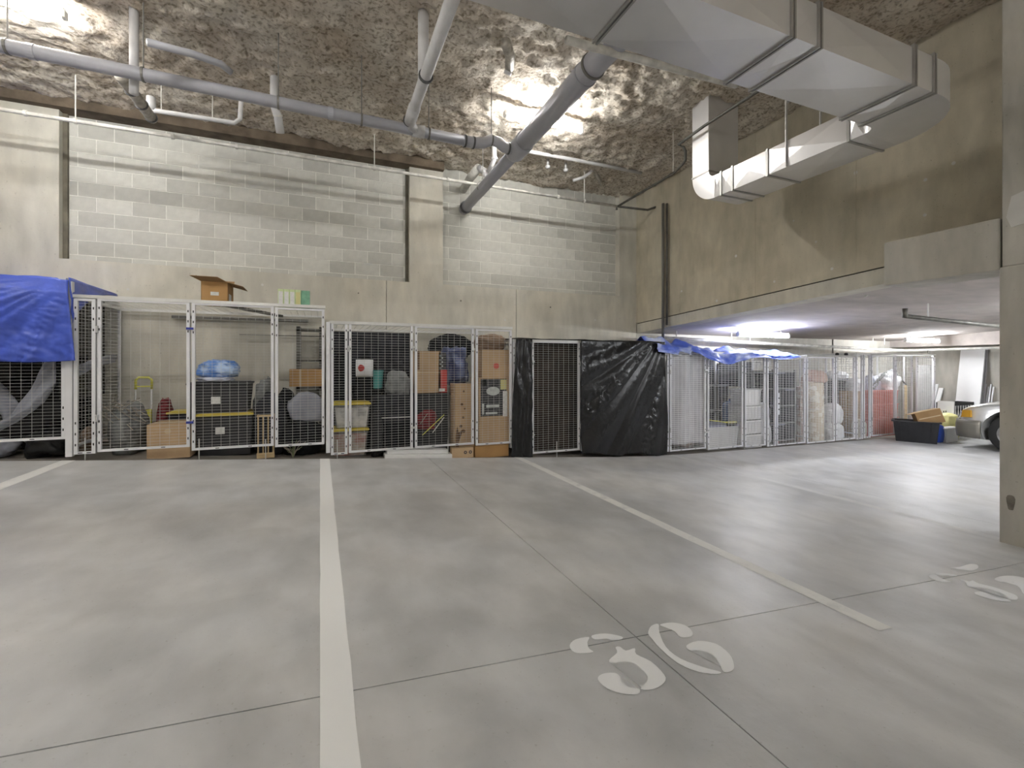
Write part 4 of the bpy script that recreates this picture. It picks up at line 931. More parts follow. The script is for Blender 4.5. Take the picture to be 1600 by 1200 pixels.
t = thing('snack_bag', 'small white package with a red round emblem on the black bags', 'package', at(570,586,6.36))
X0, X1, z0, z1 = span(556,583,562,588,6.34)
obj('pouch', MB().grid(lambda u, v: (X0+(X1-X0)*u, 6.34-.05*math.sin(math.pi*u)*math.sin(math.pi*v)**.6+(.0), z0+(z1-z0)*v), 12, 12), 'bag_white', t, smooth=True, solid=.01)
obj('emblem', MB().grid(lambda u, v: (X0+(X1-X0)*.34+.05*(v)*math.cos(u*6.2832), 6.275+.03*v*v, (z0+z1)/2+.05*v*math.sin(u*6.2832)), 20, 3), 'red_plastic', t, fixn=True)
X0, X1, z0, z1 = span(583,600,578,607,6.30); cx = (X0+X1)/2; r = (X1-X0)/2
t = thing('teal_tub', 'teal plastic tub on the black bags', 'tub', (cx, 6.38, z0)); obj('body', MB().lathe((cx,6.36,z0), [(0,0),(r*.85,0),(r,z1-z0-.02),(0,z1-z0-.02)], 18), 'teal', t, smooth=False); obj('lid', MB().lathe((cx,6.36,z1-.025), [(0,.02),(r*1.05,.02),(r*1.05,0)], 18), 'teal', t)
t7, K0 = tote('black_bin', 'black bin under the brown box, holding a red cloth', 649, 704, 614, None, 6.22, .45, m='tote_black', lid='tote_black')
bx, K1 = carton('cardboard_box', 'brown box with dark stained top on the black bin', 649, 689, 549, 613, 6.22, .36, base=K0[5])
mark(bx, K1, .0, .16, .55, 1, 'print_brown'); mark(bx, K1, .02, .98, .48, .5, 'tape', 'tape_strip')
bag('red_cloth', 'crumpled red cloth in front of the black bin', 'cloth', (650,684,640,672), 6.06, .14, 'cloth_red', 25, lump=.3)
t = thing('stick_bundle', 'yellow and white sticks leaning in front of the red cloth', 'sticks', at(676,680,6.04))
for (x0,y0,x1,y1,mm) in ((660,680,694,648,'handtruck_yellow'),(676,676,694,652,'rod_white'),(657,662,668,646,'twig')): obj('stick', MB().tube([at(x0,y0,6.03),at(x1,y1,6.05)], .006, 5), mm, t)
X0, X1, z0, z1 = span(686,700,578,602,6.17)
t = thing('red_box', 'small red box beside the brown box', 'box', ((X0+X1)/2, 6.22, K0[5])); obj('body', MB().box(X0, X1, 6.22, 6.35, K0[5], z1), 'red_plastic', t, bevel=.003); obj('label', MB().box(X0+.01, X1-.03, 6.219, 6.22, K0[5]+.02, K0[5]+.06), 'label_white', t)
X0, X1, z0, z1 = span(686,698,551,578,6.2)
bb = thing('patterned_box', 'black and white patterned box on top of the small red box', 'box', ((X0+X1)/2, 6.24, z0)); z0r = at(693,578,6.17).z
obj('body', MB().box(X0, X1, 6.22, 6.36, z0r, z1), 'print_dark', bb); 
for i in range(7): obj('spot', MB().box(X0+.01+(i%2)*.03, X0+.03+(i%2)*.03, 6.218, 6.22, z0r+.015+i*.028, z0r+.033+i*.028), 'print_pale', bb)
bag('navy_bag', 'navy blue plastic bag above the tall leaf-printed box', 'bag', (694,741,540,602), 6.30, .5, 'navy_bag', 27, lump=.34)
bag('dark_bundle', 'black folded bundle at the top of the pile under the roof', 'bundle', (672,742,520,560), 6.62, .45, 'fabric_black', 28, lump=.2)
bx, K2 = carton('cardboard_box', 'tall brown box with a dark plant print', 711, 741, 600, None, 6.04, .26)
for (u, v, r) in ((.45,.90,.013),(.35,.72,.018),(.5,.66,.012),(.42,.54,.016),(.3,.42,.02),(.45,.35,.022)): disc(bx, K2, u, v, r, 'print_brown', 'leaf_print')
X0, X1, Y0, Y1, z0, z1 = K2
obj('plant_print', MB().prism([(X0+.01,z0+.05),(X0+.06,z0+.08),(X0+.05,z0+.2),(X0+.12,z0+.38),(X0+.05,z0+.33),(X0+.03,z0+.42),(X0+.01,z0+.3)], lambda x,z: (x,Y0-.0015,z), lambda x,z: (x,Y0,z)), 'print_brown', bx, fixn=True)
bx, K3 = carton('cardboard_box', 'flat orange brown box at the bottom of the right-hand stack', 742, 795, 696, None, 5.98, .40, m='cardboard_orange')
bx, K4 = carton('cardboard_box', 'tall brown box with a large black printed panel', 748, 796, 590, 696, 6.0, .38, base=K3[5])
mark(bx, K4, .06, .90, .43, .98, 'print_dark'); mark(bx, K4, .09, .24, .88, .97, 'label_white', 'label'); mark(bx, K4, .78, .93, .42, .80, 'label_white', 'label', .003)
X0, X1, Y0, Y1, z0, z1 = K4; cx, cz = X0+(X1-X0)*.46, z0+(z1-z0)*.80
obj('print_ellipse', MB().prism([(cx+.10*math.cos(a*math.pi/10), cz+.06*math.sin(a*math.pi/10)) for a in range(20)], lambda x,z: (x,Y0-.003,z), lambda x,z: (x,Y0-.001,z)), 'print_pale', bx, fixn=True)
mark(bx, K4, .70, .90, .82, .97, 'lid_pale', 'print_patch', .003); mark(bx, K4, .10, .17, .46, .62, 'print_pale', 'print_bar', .003); mark(bx, K4, .22, .60, .46, .49, 'print_pale', 'print_bar', .003); mark(bx, K4, .24, .66, .56, .60, 'print_pale', 'print_bar', .003)
bx, K5 = carton('cardboard_box', 'brown box with a red round print at the top of the right-hand stack', 753, 797, 547, 590, 6.02, .36, base=K4[5])
disc(bx, K5, .50, .42, .042, 'print_red')
bag('brown_bundle', 'dark brown bundle pushed under the roof above the red-printed box', 'bundle', (748,798,520,548), 6.15, .4, 'wood_dark', 30, base=K5[5]+.004)
X0, X1, z0, z1 = span(602,708,698,712,5.90); z0 = fz(X0+.5)-.012
for k, (dy, dz, lab) in enumerate(((0,0,'lower long white carton lying on the floor beneath the cage front'),(.03,.055,'upper long white carton lying on another beneath the cage front'))):
    t = thing('white_carton', lab, 'carton', ((X0+X1)/2, 5.95, z0+dz), 'long white cartons on the floor'); sl = -.0705
    xx0, xx1 = X0+.0+.03*k, X1-.05*k
    f = lambda x: fz(x)-.008+dz
    obj('body', MB().hexa(((xx0,5.93+dy,f(xx0)),(xx1,5.93+dy,f(xx1)),(xx1,6.12,f(xx1)),(xx0,6.12,f(xx0)),(xx0,5.93+dy,f(xx0)+.052),(xx1,5.93+dy,f(xx1)+.052),(xx1,6.12,f(xx1)+.052),(xx0,6.12,f(xx0)+.052))), 'white_plastic', t, bevel=.003)
    obj('end_flap', MB().hexa(((xx1,5.94+dy,f(xx1)+.005),(xx1+.03,5.94+dy,f(xx1)+.0),(xx1+.03,6.11,f(xx1)),(xx1,6.11,f(xx1)+.005),(xx1,5.94+dy,f(xx1)+.008),(xx1+.03,5.94+dy,f(xx1)+.004),(xx1+.03,6.11,f(xx1)+.004),(xx1,6.11,f(xx1)+.008))), 'label_white', t)
bx, K6 = carton('cardboard_box', 'low brown box marked with two dark rings beside the white cartons', 706, 740, 700, None, 5.93, .10)
for u in (.62,.85):
    X0, X1, Y0, Y1, z0, z1 = K6; obj('ring_print', MB().ring((X0+(X1-X0)*u, Y0-.001, z0+(z1-z0)*.55), (0,1,0), .010, .022, .002, 16), 'print_dark', bx)
# ------------------------------------------------------------------ cage E contents
a = at(1047,600,6.0).x; b = at(1101,600,6.0).x
sheet('white_sheet', 'translucent white plastic sheet hanging behind the cage door', 'plastic sheet', lambda u, v: (a+(b-a)*u, 6.0+.03*math.sin(u*11+v)+.02*fr2(u*3,v*3), CZ+.18-1.5*v), 40, 40, 'frost_sheet')
for i, (x, yt) in enumerate(((1034,640),(1036.5,628),(1039,615),(1041,650))):
    q = at(x, yt, 6.04); q2 = at(x-1.2, 705, 6.10)
    tag(obj('white_trim', MB().tube([(q2.x,6.08,fz(q2.x)-.01),q], .010, 6), 'white_plastic'), ('first','second','third','fourth')[i]+' thin white stick from the left leaning at the cage edge beside the black plastic', 'stick', 'white sticks at the cage edge')
t8, E1 = tote('clear_bin', 'wide clear bin with a grey lid on the floor of the right-hand cage', 1106, 1156, 664, None, 6.05, .5, m='frost_plastic', lid='lid_grey', contents='contents_light')
bag('pink_bundle', 'pale pink clothing bundle behind the white sheet', 'clothes', (1062,1100,635,None), 6.35, .4, 'floral', 31)
X0, X1, z0, z1 = span(1134,1152,628,662,6.5)
for i, (x0, x1, yt, Yj) in enumerate(((1131,1150,624,6.45),(1150,1163,628,6.55))):
    X0, X1, z0, z1 = span(x0, x1, yt, 664, Yj); cx = (X0+X1)/2; r = (X1-X0)/2; base = E1[5]
    tj = thing('water_jug', ('large blue water jug standing on the clear bin','smaller blue water jug beside the drawer tower')[i], 'jug', (cx, Yj, base), 'blue water jugs')
    if i == 1: base = fz(cx)-.01
    h = z1-base
    obj('body', MB().lathe((cx,Yj-.02,base), [(0,0),(r*.95,.01),(r,h*.1),(r*.96,h*.35),(r,h*.4),(r*.96,h*.65),(r,h*.7),(r*.8,h*.85),(r*.25,h*.95),(r*.25,h)], 18), 'jug_blue', tj, smooth=True); obj('cap', MB().lathe((cx,Yj-.02,base+h), [(r*.28,-.03),(r*.28,.01),(0,.01)], 12), 'storage_blue', tj)
X0, X1, z0, z1 = span(1140,1156,604,626,6.60); cx = (X0+X1)/2
t = thing('lamp', 'beige lampshade lamp at the back of the right-hand cage', 'lamp', (cx, 6.60, fz(cx))); obj('lamp_shade', MB().lathe((cx,6.60,z0), [(.13,0),(.10,z1-z0),(.098,z1-z0),(.128,0)], 20), 'lampshade', t, smooth=True); obj('pole', MB().tube([(cx,6.60,fz(cx)),(cx,6.60,z0+.08)], .012, 8), 'steel_dark', t); obj('base', MB().lathe((cx,6.60,fz(cx)-.01), [(0,0),(.1,0),(.09,.03),(0,.03)], 16), 'steel_dark', t)
tb_ = thing('broom', 'yellow broom lying slantwise across the clear bin', 'broom', at(1130,660,6.03)); q0, q1 = at(1106,656,6.03), at(1142,661,6.03)
obj('handle', MB().tube([q0,q1], .010, 8), 'handtruck_yellow', tb_); obj('brush_head', MB().box(q1.x-.09, q1.x+.11, 6.0, 6.05, q1.z-.0, q1.z+.03), 'lid_pale', tb_); obj('bristles', MB().taper(q1.x-.09, q1.x+.11, 6.0, 6.05, q1.z-.05, q1.z, .008), 'trim_black', tb_)
# drawer tower
X0, X1, z0, z1 = span(1163,1190,632,703,6.0); z0 = fz(X0)-.01
t = thing('drawer_tower', 'white plastic drawer tower in the right-hand cage', 'drawers', ((X0+X1)/2, 6.1, z0)); obj('frame', MB().box(X0, X0+.015, 6.0, 6.35, z0, z1).box(X1-.015, X1, 6.0, 6.35, z0, z1).box(X0, X1, 6.0, 6.35, z1-.02, z1).box(X0, X1, 6.33, 6.35, z0, z1), 'white_plastic', t)
for i in range(3):
    h = (z1-.02-z0)/3; dr = obj('drawer', MB().taper(X0+.017, X1-.017, 5.985, 6.32, z0+i*h+.006, z0+(i+1)*h-.012, .006), 'frost_plastic', t); obj('drawer_lip', MB().box(X0+.012, X1-.012, 5.975, 5.99, z0+(i+1)*h-.03, z0+(i+1)*h-.010), 'white_plastic', dr)
    obj('drawer_contents', MB().box(X0+.03, X1-.03, 6.02, 6.28, z0+i*h+.015, z0+(i+.65)*h), 'contents_light', dr)
tote('white_bin', 'white lidded box on top of the drawer tower', 1162, 1191, 608, 632, 6.0, .33, m='white_plastic', lid='white_plastic', base=z1, taper=.012)
bag('white_bag', 'white garbage bag stacked high beside the drawer tower', 'bag', (1189,1209,628,668), 6.12, .3, 'bag_white', 33)
bag('white_bag', 'white garbage bag on the floor beside the drawer tower', 'bag', (1190,1211,655,None), 6.04, .35, 'bag_white', 34)
X0, X1, z0, z1 = span(1106,1163,598,690,6.9); z0 = fz(X0)-.01
def shelving(label, x0, x1, yt, Y, depth, levels, m='shelf_steel', boxes=None, name='shelving_unit'):
    X0, X1, z0, z1 = span(x0, x1, yt, yt+10, Y); z0 = fz((X0+X1)/2)-.01
    t = thing(name, label, 'shelf', ((X0+X1)/2, Y+depth/2, z0))
    for x in (X0, X1-.03):
        for y in (Y, Y+depth-.03): obj('post', MB().box(x, x+.03, y, y+.03, z0, z1), m, t)
    zs = [z0+.10+(z1-z0-.12)*i/(levels-1) for i in range(levels)]
    for z in zs: obj('shelf', MB().box(X0, X1, Y, Y+depth, z-.02, z), m, t)
    return X0, X1, z0, z1, zs
shelving('grey shelving at the back behind the water jugs', 1108, 1139, 600, 6.72, .38, 3)
tag(obj('dark_board', MB().box(6.2, 7.38, 7.08, 7.11, fz(7)+.0, CZ+.10), 'box_charcoal'), 'dark board against the wall behind the water jugs', 'board')
tag(obj('dark_board', MB().box(7.52, 8.44, 7.08, 7.11, fz(8)+.0, CZ+.06), 'box_charcoal'), 'dark board against the wall behind the loaded shelving unit', 'board')
# cage F: dark shelving with boxes
X0, X1, z0, z1, zs = shelving('dark loaded shelving unit in the narrow cage', 1210, 1244, 578, 6.06, .5, 5)
k = 0
for li, z in enumerate(zs[:-1]):
    h = zs[li+1]-z-.05
    for j in range(2):
        w2 = (X1-X0-.06)/2; tb = thing('storage_box', ('charcoal box on the %s shelf of the loaded shelving unit, %s one' % (('lowest','second','third','fourth')[li], ('left','right')[j])), 'box', (X0+.03+w2*(j+.5), 6.3, z), 'charcoal boxes on the shelving')
        obj('body', MB().taper(X0+.035+w2*j, X0+.025+w2*(j+1), 6.065, 6.53, z+.001, z+h, .01), 'box_charcoal', tb, bevel=.006); obj('lid', MB().box(X0+.033+w2*j, X0+.027+w2*(j+1), 6.063, 6.54, z+h, z+h+.018), 'lid_grey' if (li+j)%3 == 0 else 'tote_black', tb); k += 1
for i, y in enumerate((592,604,617,630)):
    q = at(1214.5, 0, 6.16)
for i in range(4):
    q = at(1214, 616+i*9, 5.98); tt = tag(obj('white_packet', MB().box(q.x-.03, q.x+.07, 5.975, 6.02, q.z-.06, q.z+.02), 'bag_white', bevel=.008), ('top','second','third','bottom')[i]+' small white packet hanging on the narrow cage front', 'packet', 'white packets on the cage front')
bag('red_bottle', 'small red bottle on the floor of the narrow cage', 'bottle', (1213,1219,672,None), 6.1, .1, 'red_plastic', 37, lump=.03)
# ------------------------------------------------------------------ cage G contents
def roll(label, x0, x1, yt, Y, m, inner='mattress_pink'):
    X0, X1, z0, z1 = span(x0, x1, yt, yt+10, Y); cx = (X0+X1)/2; r = (X1-X0)/2; z0 = fz(cx)-.01; h = z1-z0
    t = thing('carpet_roll', label, 'carpet', (cx, Y+r, z0), 'upright rolled carpets')
    obj('roll', MB().lathe((cx,Y+r,z0), [(0,0),(r*.97,0),(r,.02),(r*.985,h*.3),(r,h*.6),(r*.98,h-.01),(r*.9,h),(r*.85,h-.02),(0,h-.02)], 24), m, t, smooth=True)
    m2 = MB(); n = 60
    pts = [(cx+(r*.15+r*.7*i/n)*math.cos(i*.35), Y+r+(r*.15+r*.7*i/n)*math.sin(i*.35), z0+h-.012) for i in range(n+1)]
    obj('spiral_edge', MB().tube(pts, .006, 4), inner, t)
    obj('tie', MB().ring((cx,Y+r,z0+h*.55), (0,0,1), r*.99, r+.004, .012, 24), 'rod_white', t)
roll('pinkish floral carpet roll standing at the left of the cage', 1253, 1265, 604, 6.05, 'floral')
roll('tall rosy carpet roll with white flowers behind the cage post', 1264, 1278, 596, 6.34, 'floral')
roll('beige floral carpet roll standing in the middle of the cage', 1276, 1294, 598, 6.02, 'floral_beige')
bag('white_bag', 'bluish white bag low against the beige carpet roll', 'bag', (1292,1308,632,None), 6.25, .35, 'bag_bluewhite', 41)
bag('white_bag', 'white garbage bag on the floor in front of the shelves', 'bag', (1302,1326,660,None), 6.03, .4, 'bag_white', 42)
bag('white_bag', 'white garbage bag stacked on another in front of the shelves', 'bag', (1303,1324,630,664), 6.05, .35, 'bag_white', 43)
X0, X1, z0, z1, zs = shelving('dark shelving unit behind the white bags', 1292, 1341, 590, 6.68, .40, 4)
for li, z in enumerate(zs[:-1]):
    tb = thing('storage_box', 'dark box on the %s shelf behind the white bags' % ('bottom','middle','upper')[li], 'box', ((X0+X1)/2, 6.8, z), 'dark boxes behind the white bags'); h = zs[li+1]-z-.08
    obj('body', MB().taper(X0+.06, X1-.1, 6.70, 7.05, z+.001, z+h, .01), 'box_charcoal', tb, bevel=.006); obj('lid', MB().box(X0+.058, X1-.098, 6.69, 7.06, z+h, z+h+.02), 'tote_black', tb)
tote('blue_bin', 'slate blue bin on the top shelf behind the white bags', 1306, 1334, 592, 610, 6.68, .38, m='storage_blue', lid='storage_blue', base=zs[-1]+.001)
bag('white_bag', 'white plastic bag on the slate blue bin', 'bag', (1307,1333,579,594), 6.70, .35, 'bag_white', 44)
bag('brown_bundle', 'brown blanket bundle on top of the rolled carpets', 'bundle', (1270,1300,578,600), 6.35, .35, 'mattress_pink', 45)
# ------------------------------------------------------------------ cage H contents
bag('white_bag', 'white bag behind the narrow panel next to the red crates', 'bag', (1338,1352,592,612), 6.3, .3, 'bag_white', 46)
bx, H0 = carton('cardboard_box', 'tall brown box beside the red crates', 1338, 1348, 612, None, 6.25, .35)
bag('white_bundle', 'pale wrapped bundle on the floor beside the red crates', 'bundle', (1347,1358,655,None), 6.05, .25, 'lampshade', 47)
bag('patterned_bundle', 'brown patterned bundle standing beside the red crates', 'bundle', (1349,1360,625,None), 6.32, .25, 'contents_red', 48)
prev = None
for i, (yt, yb) in enumerate(((652,None),(631,652),(610,631))):
    tr, R = tote('red_crate', ('bottom','middle','top')[i]+' red plastic crate of the stack in the last cage', 1362, 1405, yt, yb, 6.15, .5, m='red_tote', lid='red_tote', base=prev, taper=.012, group='stacked red crates', ribs=True); prev = R[5]
bag('white_bag', 'white crumpled plastic bag on the red crates', 'bag', (1384,1412,580,612), 6.2, .35, 'bag_white', 49, lump=.25)
bag('grey_bundle', 'grey furry bundle lying across the red crates', 'bundle', (1362,1386,586,611), 6.3, .3, 'bag_bluewhite', 50, lump=.25)
p = [at(1364,604,6.3), at(1380,588,6.3), at(1398,580,6.3), at(1414,600,6.3)]
sheet('grey_hose', 'grey wrapped roll arching over the red crates', 'roll', band(p, Vector((0,.05,.12))), 30, 6, 'cover_grey')
q = at(1416,602,6.4); tag(obj('wood_plank', MB().box(q.x-.05, q.x+.05, 6.4, 6.42, fz(q.x)-.01, q.z), 'wood', bevel=.002), 'pale wooden plank standing beside the red crates', 'plank')
tag(obj('white_board', MB().box(at(1433,0,6.5).x, at(1458,0,6.5).x, 6.5, 6.53, fz(12)-.01, at(1445,570,6.5).z), 'frost_plastic', bevel=.003), 'white board standing inside the last cage front', 'board')
# ================================================================== things by the far wall
# open black tub, its long side square to the viewer
ang = -math.atan2(.9, .44); RZ = Matrix.Rotation(ang, 3, 'Z')
c0 = Vector((10.98, 5.42, 0)); c0.z = fz(c0.x)
t = thing('black_tub', 'open black plastic tub on the floor in front of the last cage', 'tub', c0); t.rotation_euler.z = ang
tl, td, th_, tp = .345, .20, .41, .04
m = MB()
for (xa, xb_, ya, yb_) in ((-tl,tl,-td,-td+.012),(-tl,tl,td-.012,td),(-tl,-tl+.012,-td,td),(tl-.012,tl,-td,td)):
    sx = lambda x: x + (tp if x < 0 else -tp); sy = lambda y: y + (tp if y < 0 else -tp)
    m.hexa(((sx(xa),sy(ya),0),(sx(xb_),sy(ya),0),(sx(xb_),sy(yb_),0),(sx(xa),sy(yb_),0),(xa,ya,th_),(xb_,ya,th_),(xb_,yb_,th_),(xa,yb_,th_)))
m.box(-tl+tp, tl-tp, -td+tp, td-tp, 0, .01); obj('body', m, 'tote_black', t, local=True)
obj('rim', MB().box(-tl-.03,tl+.03,-td-.025,-td+.012,th_-.012,th_+.014).box(-tl-.03,tl+.03,td-.012,td+.025,th_-.012,th_+.014).box(-tl-.03,-tl+.012,-td+.012,td-.012,th_-.012,th_+.014).box(tl-.012,tl+.03,-td+.012,td-.012,th_-.012,th_+.014), 'tote_black', t, local=True, bevel=.004)
for f in (.14,.32,.5,.68,.86):
    x = -tl+2*tl*f; xb_ = -tl+tp+(2*tl-2*tp)*f
    obj('rib', MB().hexa(((xb_-.012,-td+tp-.012,.02),(xb_+.012,-td+tp-.012,.02),(xb_+.012,-td+tp+.01,.02),(xb_-.012,-td+tp+.01,.02),(x-.012,-td-.012,th_-.02),(x+.012,-td-.012,th_-.02),(x+.012,-td+.01,th_-.02),(x-.012,-td+.01,th_-.02))), 'tote_black', t, local=True)
# tilted open carton in the tub
c = c0 + RZ @ Vector((.17, .02, th_+.10)); R_ = RZ @ Matrix.Rotation(math.radians(-18), 3, 'Y') @ Matrix.Rotation(math.radians(14), 3, 'Z')
t = thing('tilted_box', 'brown cardboard box tipped over in the black tub', 'cardboard box', c)
def ob(x0,x1,y0,y1,z0,z1):
    m = MB().box(x0,x1,y0,y1,z0,z1); m.v = [R_ @ v for v in m.v]; return m
obj('body', ob(-.20,.20,-.14,.14,-.15,.12), 'cardboard_dark', t, local=True, bevel=.004); obj('flap', ob(-.29,-.19,-.14,.14,.115,.12), 'cardboard', t, local=True); obj('flap', ob(-.19,.18,-.14,.15,.121,.126), 'cardboard', t, local=True); obj('tape', ob(-.17,.17,-.142,-.139,-.02,.0), 'tape', t, local=True)
bag('blue_jug', 'small bright blue container beside the black tub', 'container', (1467,1481,664,688), 5.15, .16, 'jug_strong_blue', 60, lump=.05, base=fz(11.2))
bag('yellow_bag', 'pale yellow bag on the floor near the car bumper', 'bag', (1481,1510,646,690), 5.3, .3, 'yellow_bag', 61, lump=.15, base=fz(11.6))
X0, X1, z0, z1 = span(1482,1502,664,684,5.22); zz0 = fz(11.5)
tote('white_pail', 'low white container in front of the yellow bag', 1480, 1500, 668, 690, 5.10, .18, m='white_plastic', lid='white_plastic', base=zz0, taper=.01)
def lean(name, label, cat, x0, x1, yt, m, Xw=XE-.02, tilt=.25, th_=.015, edge=None, group=None, yb=None):
    # a board leaning on the end wall
    def atx(x, y, X):
        d = ray(x, y); kk = X/d[0]; return Vector((X, kk*d[1], CZ+kk*d[2]))
    a = atx(x0, yt, Xw); b = atx(x1, yt, Xw); zb_ = fz(Xw-tilt); ya, yb2 = a.y, b.y; zt = a.z
    t = thing(name, label, cat, (Xw-tilt, (ya+yb2)/2, zb_), group)
    obj('board', MB().hexa(((Xw-tilt-th_,yb2,zb_),(Xw-tilt,yb2,zb_),(Xw-tilt,ya,zb_),(Xw-tilt-th_,ya,zb_),(Xw-th_,yb2,zt),(Xw,yb2,zt),(Xw,ya,zt),(Xw-th_,ya,zt))), m, t, fixn=True)
    if edge: obj('edge_tape', MB().hexa(((Xw-tilt-th_,yb2-.012,zb_),(Xw-tilt,yb2-.012,zb_),(Xw-tilt,yb2,zb_),(Xw-tilt-th_,yb2,zb_),(Xw-th_,yb2-.012,zt),(Xw,yb2-.012,zt),(Xw,yb2,zt),(Xw-th_,yb2,zt))), edge, t, fixn=True)
    return t
lean('drywall_sheet', 'grey-edged sheet behind the tall white board at the end wall', 'board', 1504, 1544, 547, 'drywall_edge', tilt=.22, th_=.03)
lean('drywall_sheet', 'tall white drywall sheet leaning on the end wall', 'board', 1502, 1540, 546, 'drywall', Xw=XE-.06, tilt=.36, th_=.02, edge='drywall_edge')
lean('white_stick', 'long thin white strip leaning left of the low white panel', 'stick', 1463, 1467, 600, 'drywall', tilt=.4, th_=.03)
lean('white_stick', 'broader white strip leaning at the end wall beside the cage', 'stick', 1468, 1475, 606, 'drywall', tilt=.5, th_=.03)
for i, x in enumerate((1540,1544,1548,1552)): lean('white_rail', ('first','second','third','fourth')[i]+' thin white rail from the tall drywall sheet, behind the car bonnet', 'rail', x, x+2, 600+(i%2)*4, 'powder_white', tilt=.3, th_=.02, group='white rails behind the car')
lean('white_board', 'low white panel standing on the floor behind the tilted box', 'board', 1466, 1492, 626, 'white_plastic', Xw=12.5, tilt=.05, th_=.03)
# black basket crate with lattice front
Yk = 6.1; X0, X1, z0, z1 = span(1489,1522,629,648,5.55); z0 = fz(12)
t = thing('milk_crate', 'black lattice crate on the floor behind the yellow bag', 'crate', ((X0+X1)/2, 5.7, z0))
m = MB(); m.box(X0,X1,5.55,5.565,z1-.06,z1).box(X0,X1,5.55,5.565,z0,z0+.06).box(X0,X0+.03,5.55,5.565,z0,z1).box(X1-.03,X1,5.55,5.565,z0,z1); m.box(X0,X1,5.83,5.845,z0,z1).box(X0,X0+.012,5.565,5.83,z0,z1).box(X1-.012,X1,5.565,5.83,z0,z1).box(X0,X1,5.565,5.83,z0,z0+.01)
obj('shell', m, 'trim_black', t)
for i in range(9):
    for s in (-1, 1):
        xa = X0+.02+(X1-X0-.04)*i/8; xb_ = min(max(xa+s*.12, X0+.02), X1-.02); obj('lattice_bar', MB().hexa(((xa-.006,5.552,z0+.05),(xa+.006,5.552,z0+.05),(xa+.006,5.56,z0+.05),(xa-.006,5.56,z0+.05),(xb_-.006,5.552,z1-.05),(xb_+.006,5.552,z1-.05),(xb_+.006,5.56,z1-.05),(xb_-.006,5.56,z1-.05))), 'label_white', t)
X0, X1, z0, z1 = span(1473,1484,640,662,5.6)
t = thing('egg_tray', 'dark ventilated plastic tray leaning beside the tilted box', 'tray', ((X0+X1)/2, 5.6, fz(11.7))); z0 = fz(11.7)
obj('plate', MB().box(X0,X1,5.6,5.62,z0,z1), 'white_plastic', t)
for i in range(3):
    for j in range(6): obj('hole', MB().box(X0+.02+i*(X1-X0)/3.2, X0+.05+i*(X1-X0)/3.2, 5.597,5.6, z1-.06-j*.06, z1-.025-j*.06), 'slot', t)
for i, x in enumerate((1308, 1322)):
    q = at(x, 553.5, 6.0); tag(obj('caster_wheel', MB().lathe((q.x,6.0,CZ+.19), [(0,0),(.03,0),(.035,.03),(.02,.05),(0,.05)], 12), 'trim_black', smooth=True), ('left','right')[i]+' one of two small black casters on the roof rail of the carpet cage', 'caster')

# ================================================================== parked car, nose towards the cages
CXL, CW, NOSE, LEN = 10.92, 1.86, 4.82, 4.6
g0 = fz(11.8)
car = thing('car', 'silver car with a taupe bumper parked nose-in behind the column', 'car', (CXL+CW/2, NOSE-LEN/2, g0))
# stations along the length: (distance from nose, half width, bottom, beltline/top of body)
ST_ = [(0.00,.62,.32,.62),(.03,.74,.26,.68),(.10,.83,.22,.735),(.22,.895,.20,.80),(.45,.925,.20,.865),(.75,.93,.20,.91),(1.10,.93,.20,.95),(1.30,.93,.20,.98),(2.0,.93,.20,1.0),(3.0,.93,.20,1.0),(4.0,.93,.20,1.02),(4.4,.90,.24,1.0),(4.55,.84,.30,.95),(4.6,.74,.36,.9)]
m = MB(); prof_n = 18; cxm = CXL+CW/2
for d, hw, b, tp_ in ST_:
    for k in range(prof_n+1):
        f = k/prof_n
        if f <= .5:                                     # left side from bottom to shoulder
            g = f/.5; x = -hw*(.94+.06*math.sin(math.pi*min(1,g*1.1))) ; z = b+(tp_-.07-b)*g
            if k == 0: x = -hw*.90
        else:
            g = (f-.5)/.5; a = g*math.pi/2; x = -hw*.99*(1-g)**1.0 if g > .35 else -hw*(.99-.12*(g/.35)**2)
            if g > .35: x = -hw*.87*(1-(g-.35)/.65)
            z = tp_-.07+.07*min(1,(g/.35))**.6 + .035*max(0,(g-.35)/.65)
        m.v.append(Vector((cxm+x, NOSE-d, g0+z)))
n1 = prof_n+1
half = len(m.v)
for v in list(m.v): m.v.append(Vector((2*cxm-v.x, v.y, v.z)))
for i in range(len(ST_)-1):
    for k in range(prof_n):
        a, b, c_, d_ = i*n1+k, i*n1+k+1, (i+1)*n1+k+1, (i+1)*n1+k
        m.f.append((a,b,c_,d_)); m.f.append((half+d_,half+c_,half+b,half+a))
for i in (0, len(ST_)-1):
    m.f.append(tuple([i*n1+k for k in range(n1)] + [half+i*n1+k for k in reversed(range(n1))]))
for i in range(len(ST_)-1): m.f.append((i*n1, (i+1)*n1, half+(i+1)*n1, half+i*n1))
body = obj('body', m, 'car_paint', car, smooth=True, fixn=True)
bm = bmesh.new(); bm.from_mesh(body.data); bmesh.ops.remove_doubles(bm, verts=bm.verts, dist=.0005); bmesh.ops.recalc_face_normals(bm, faces=bm.faces); bm.to_mesh(body.data); bm.free()
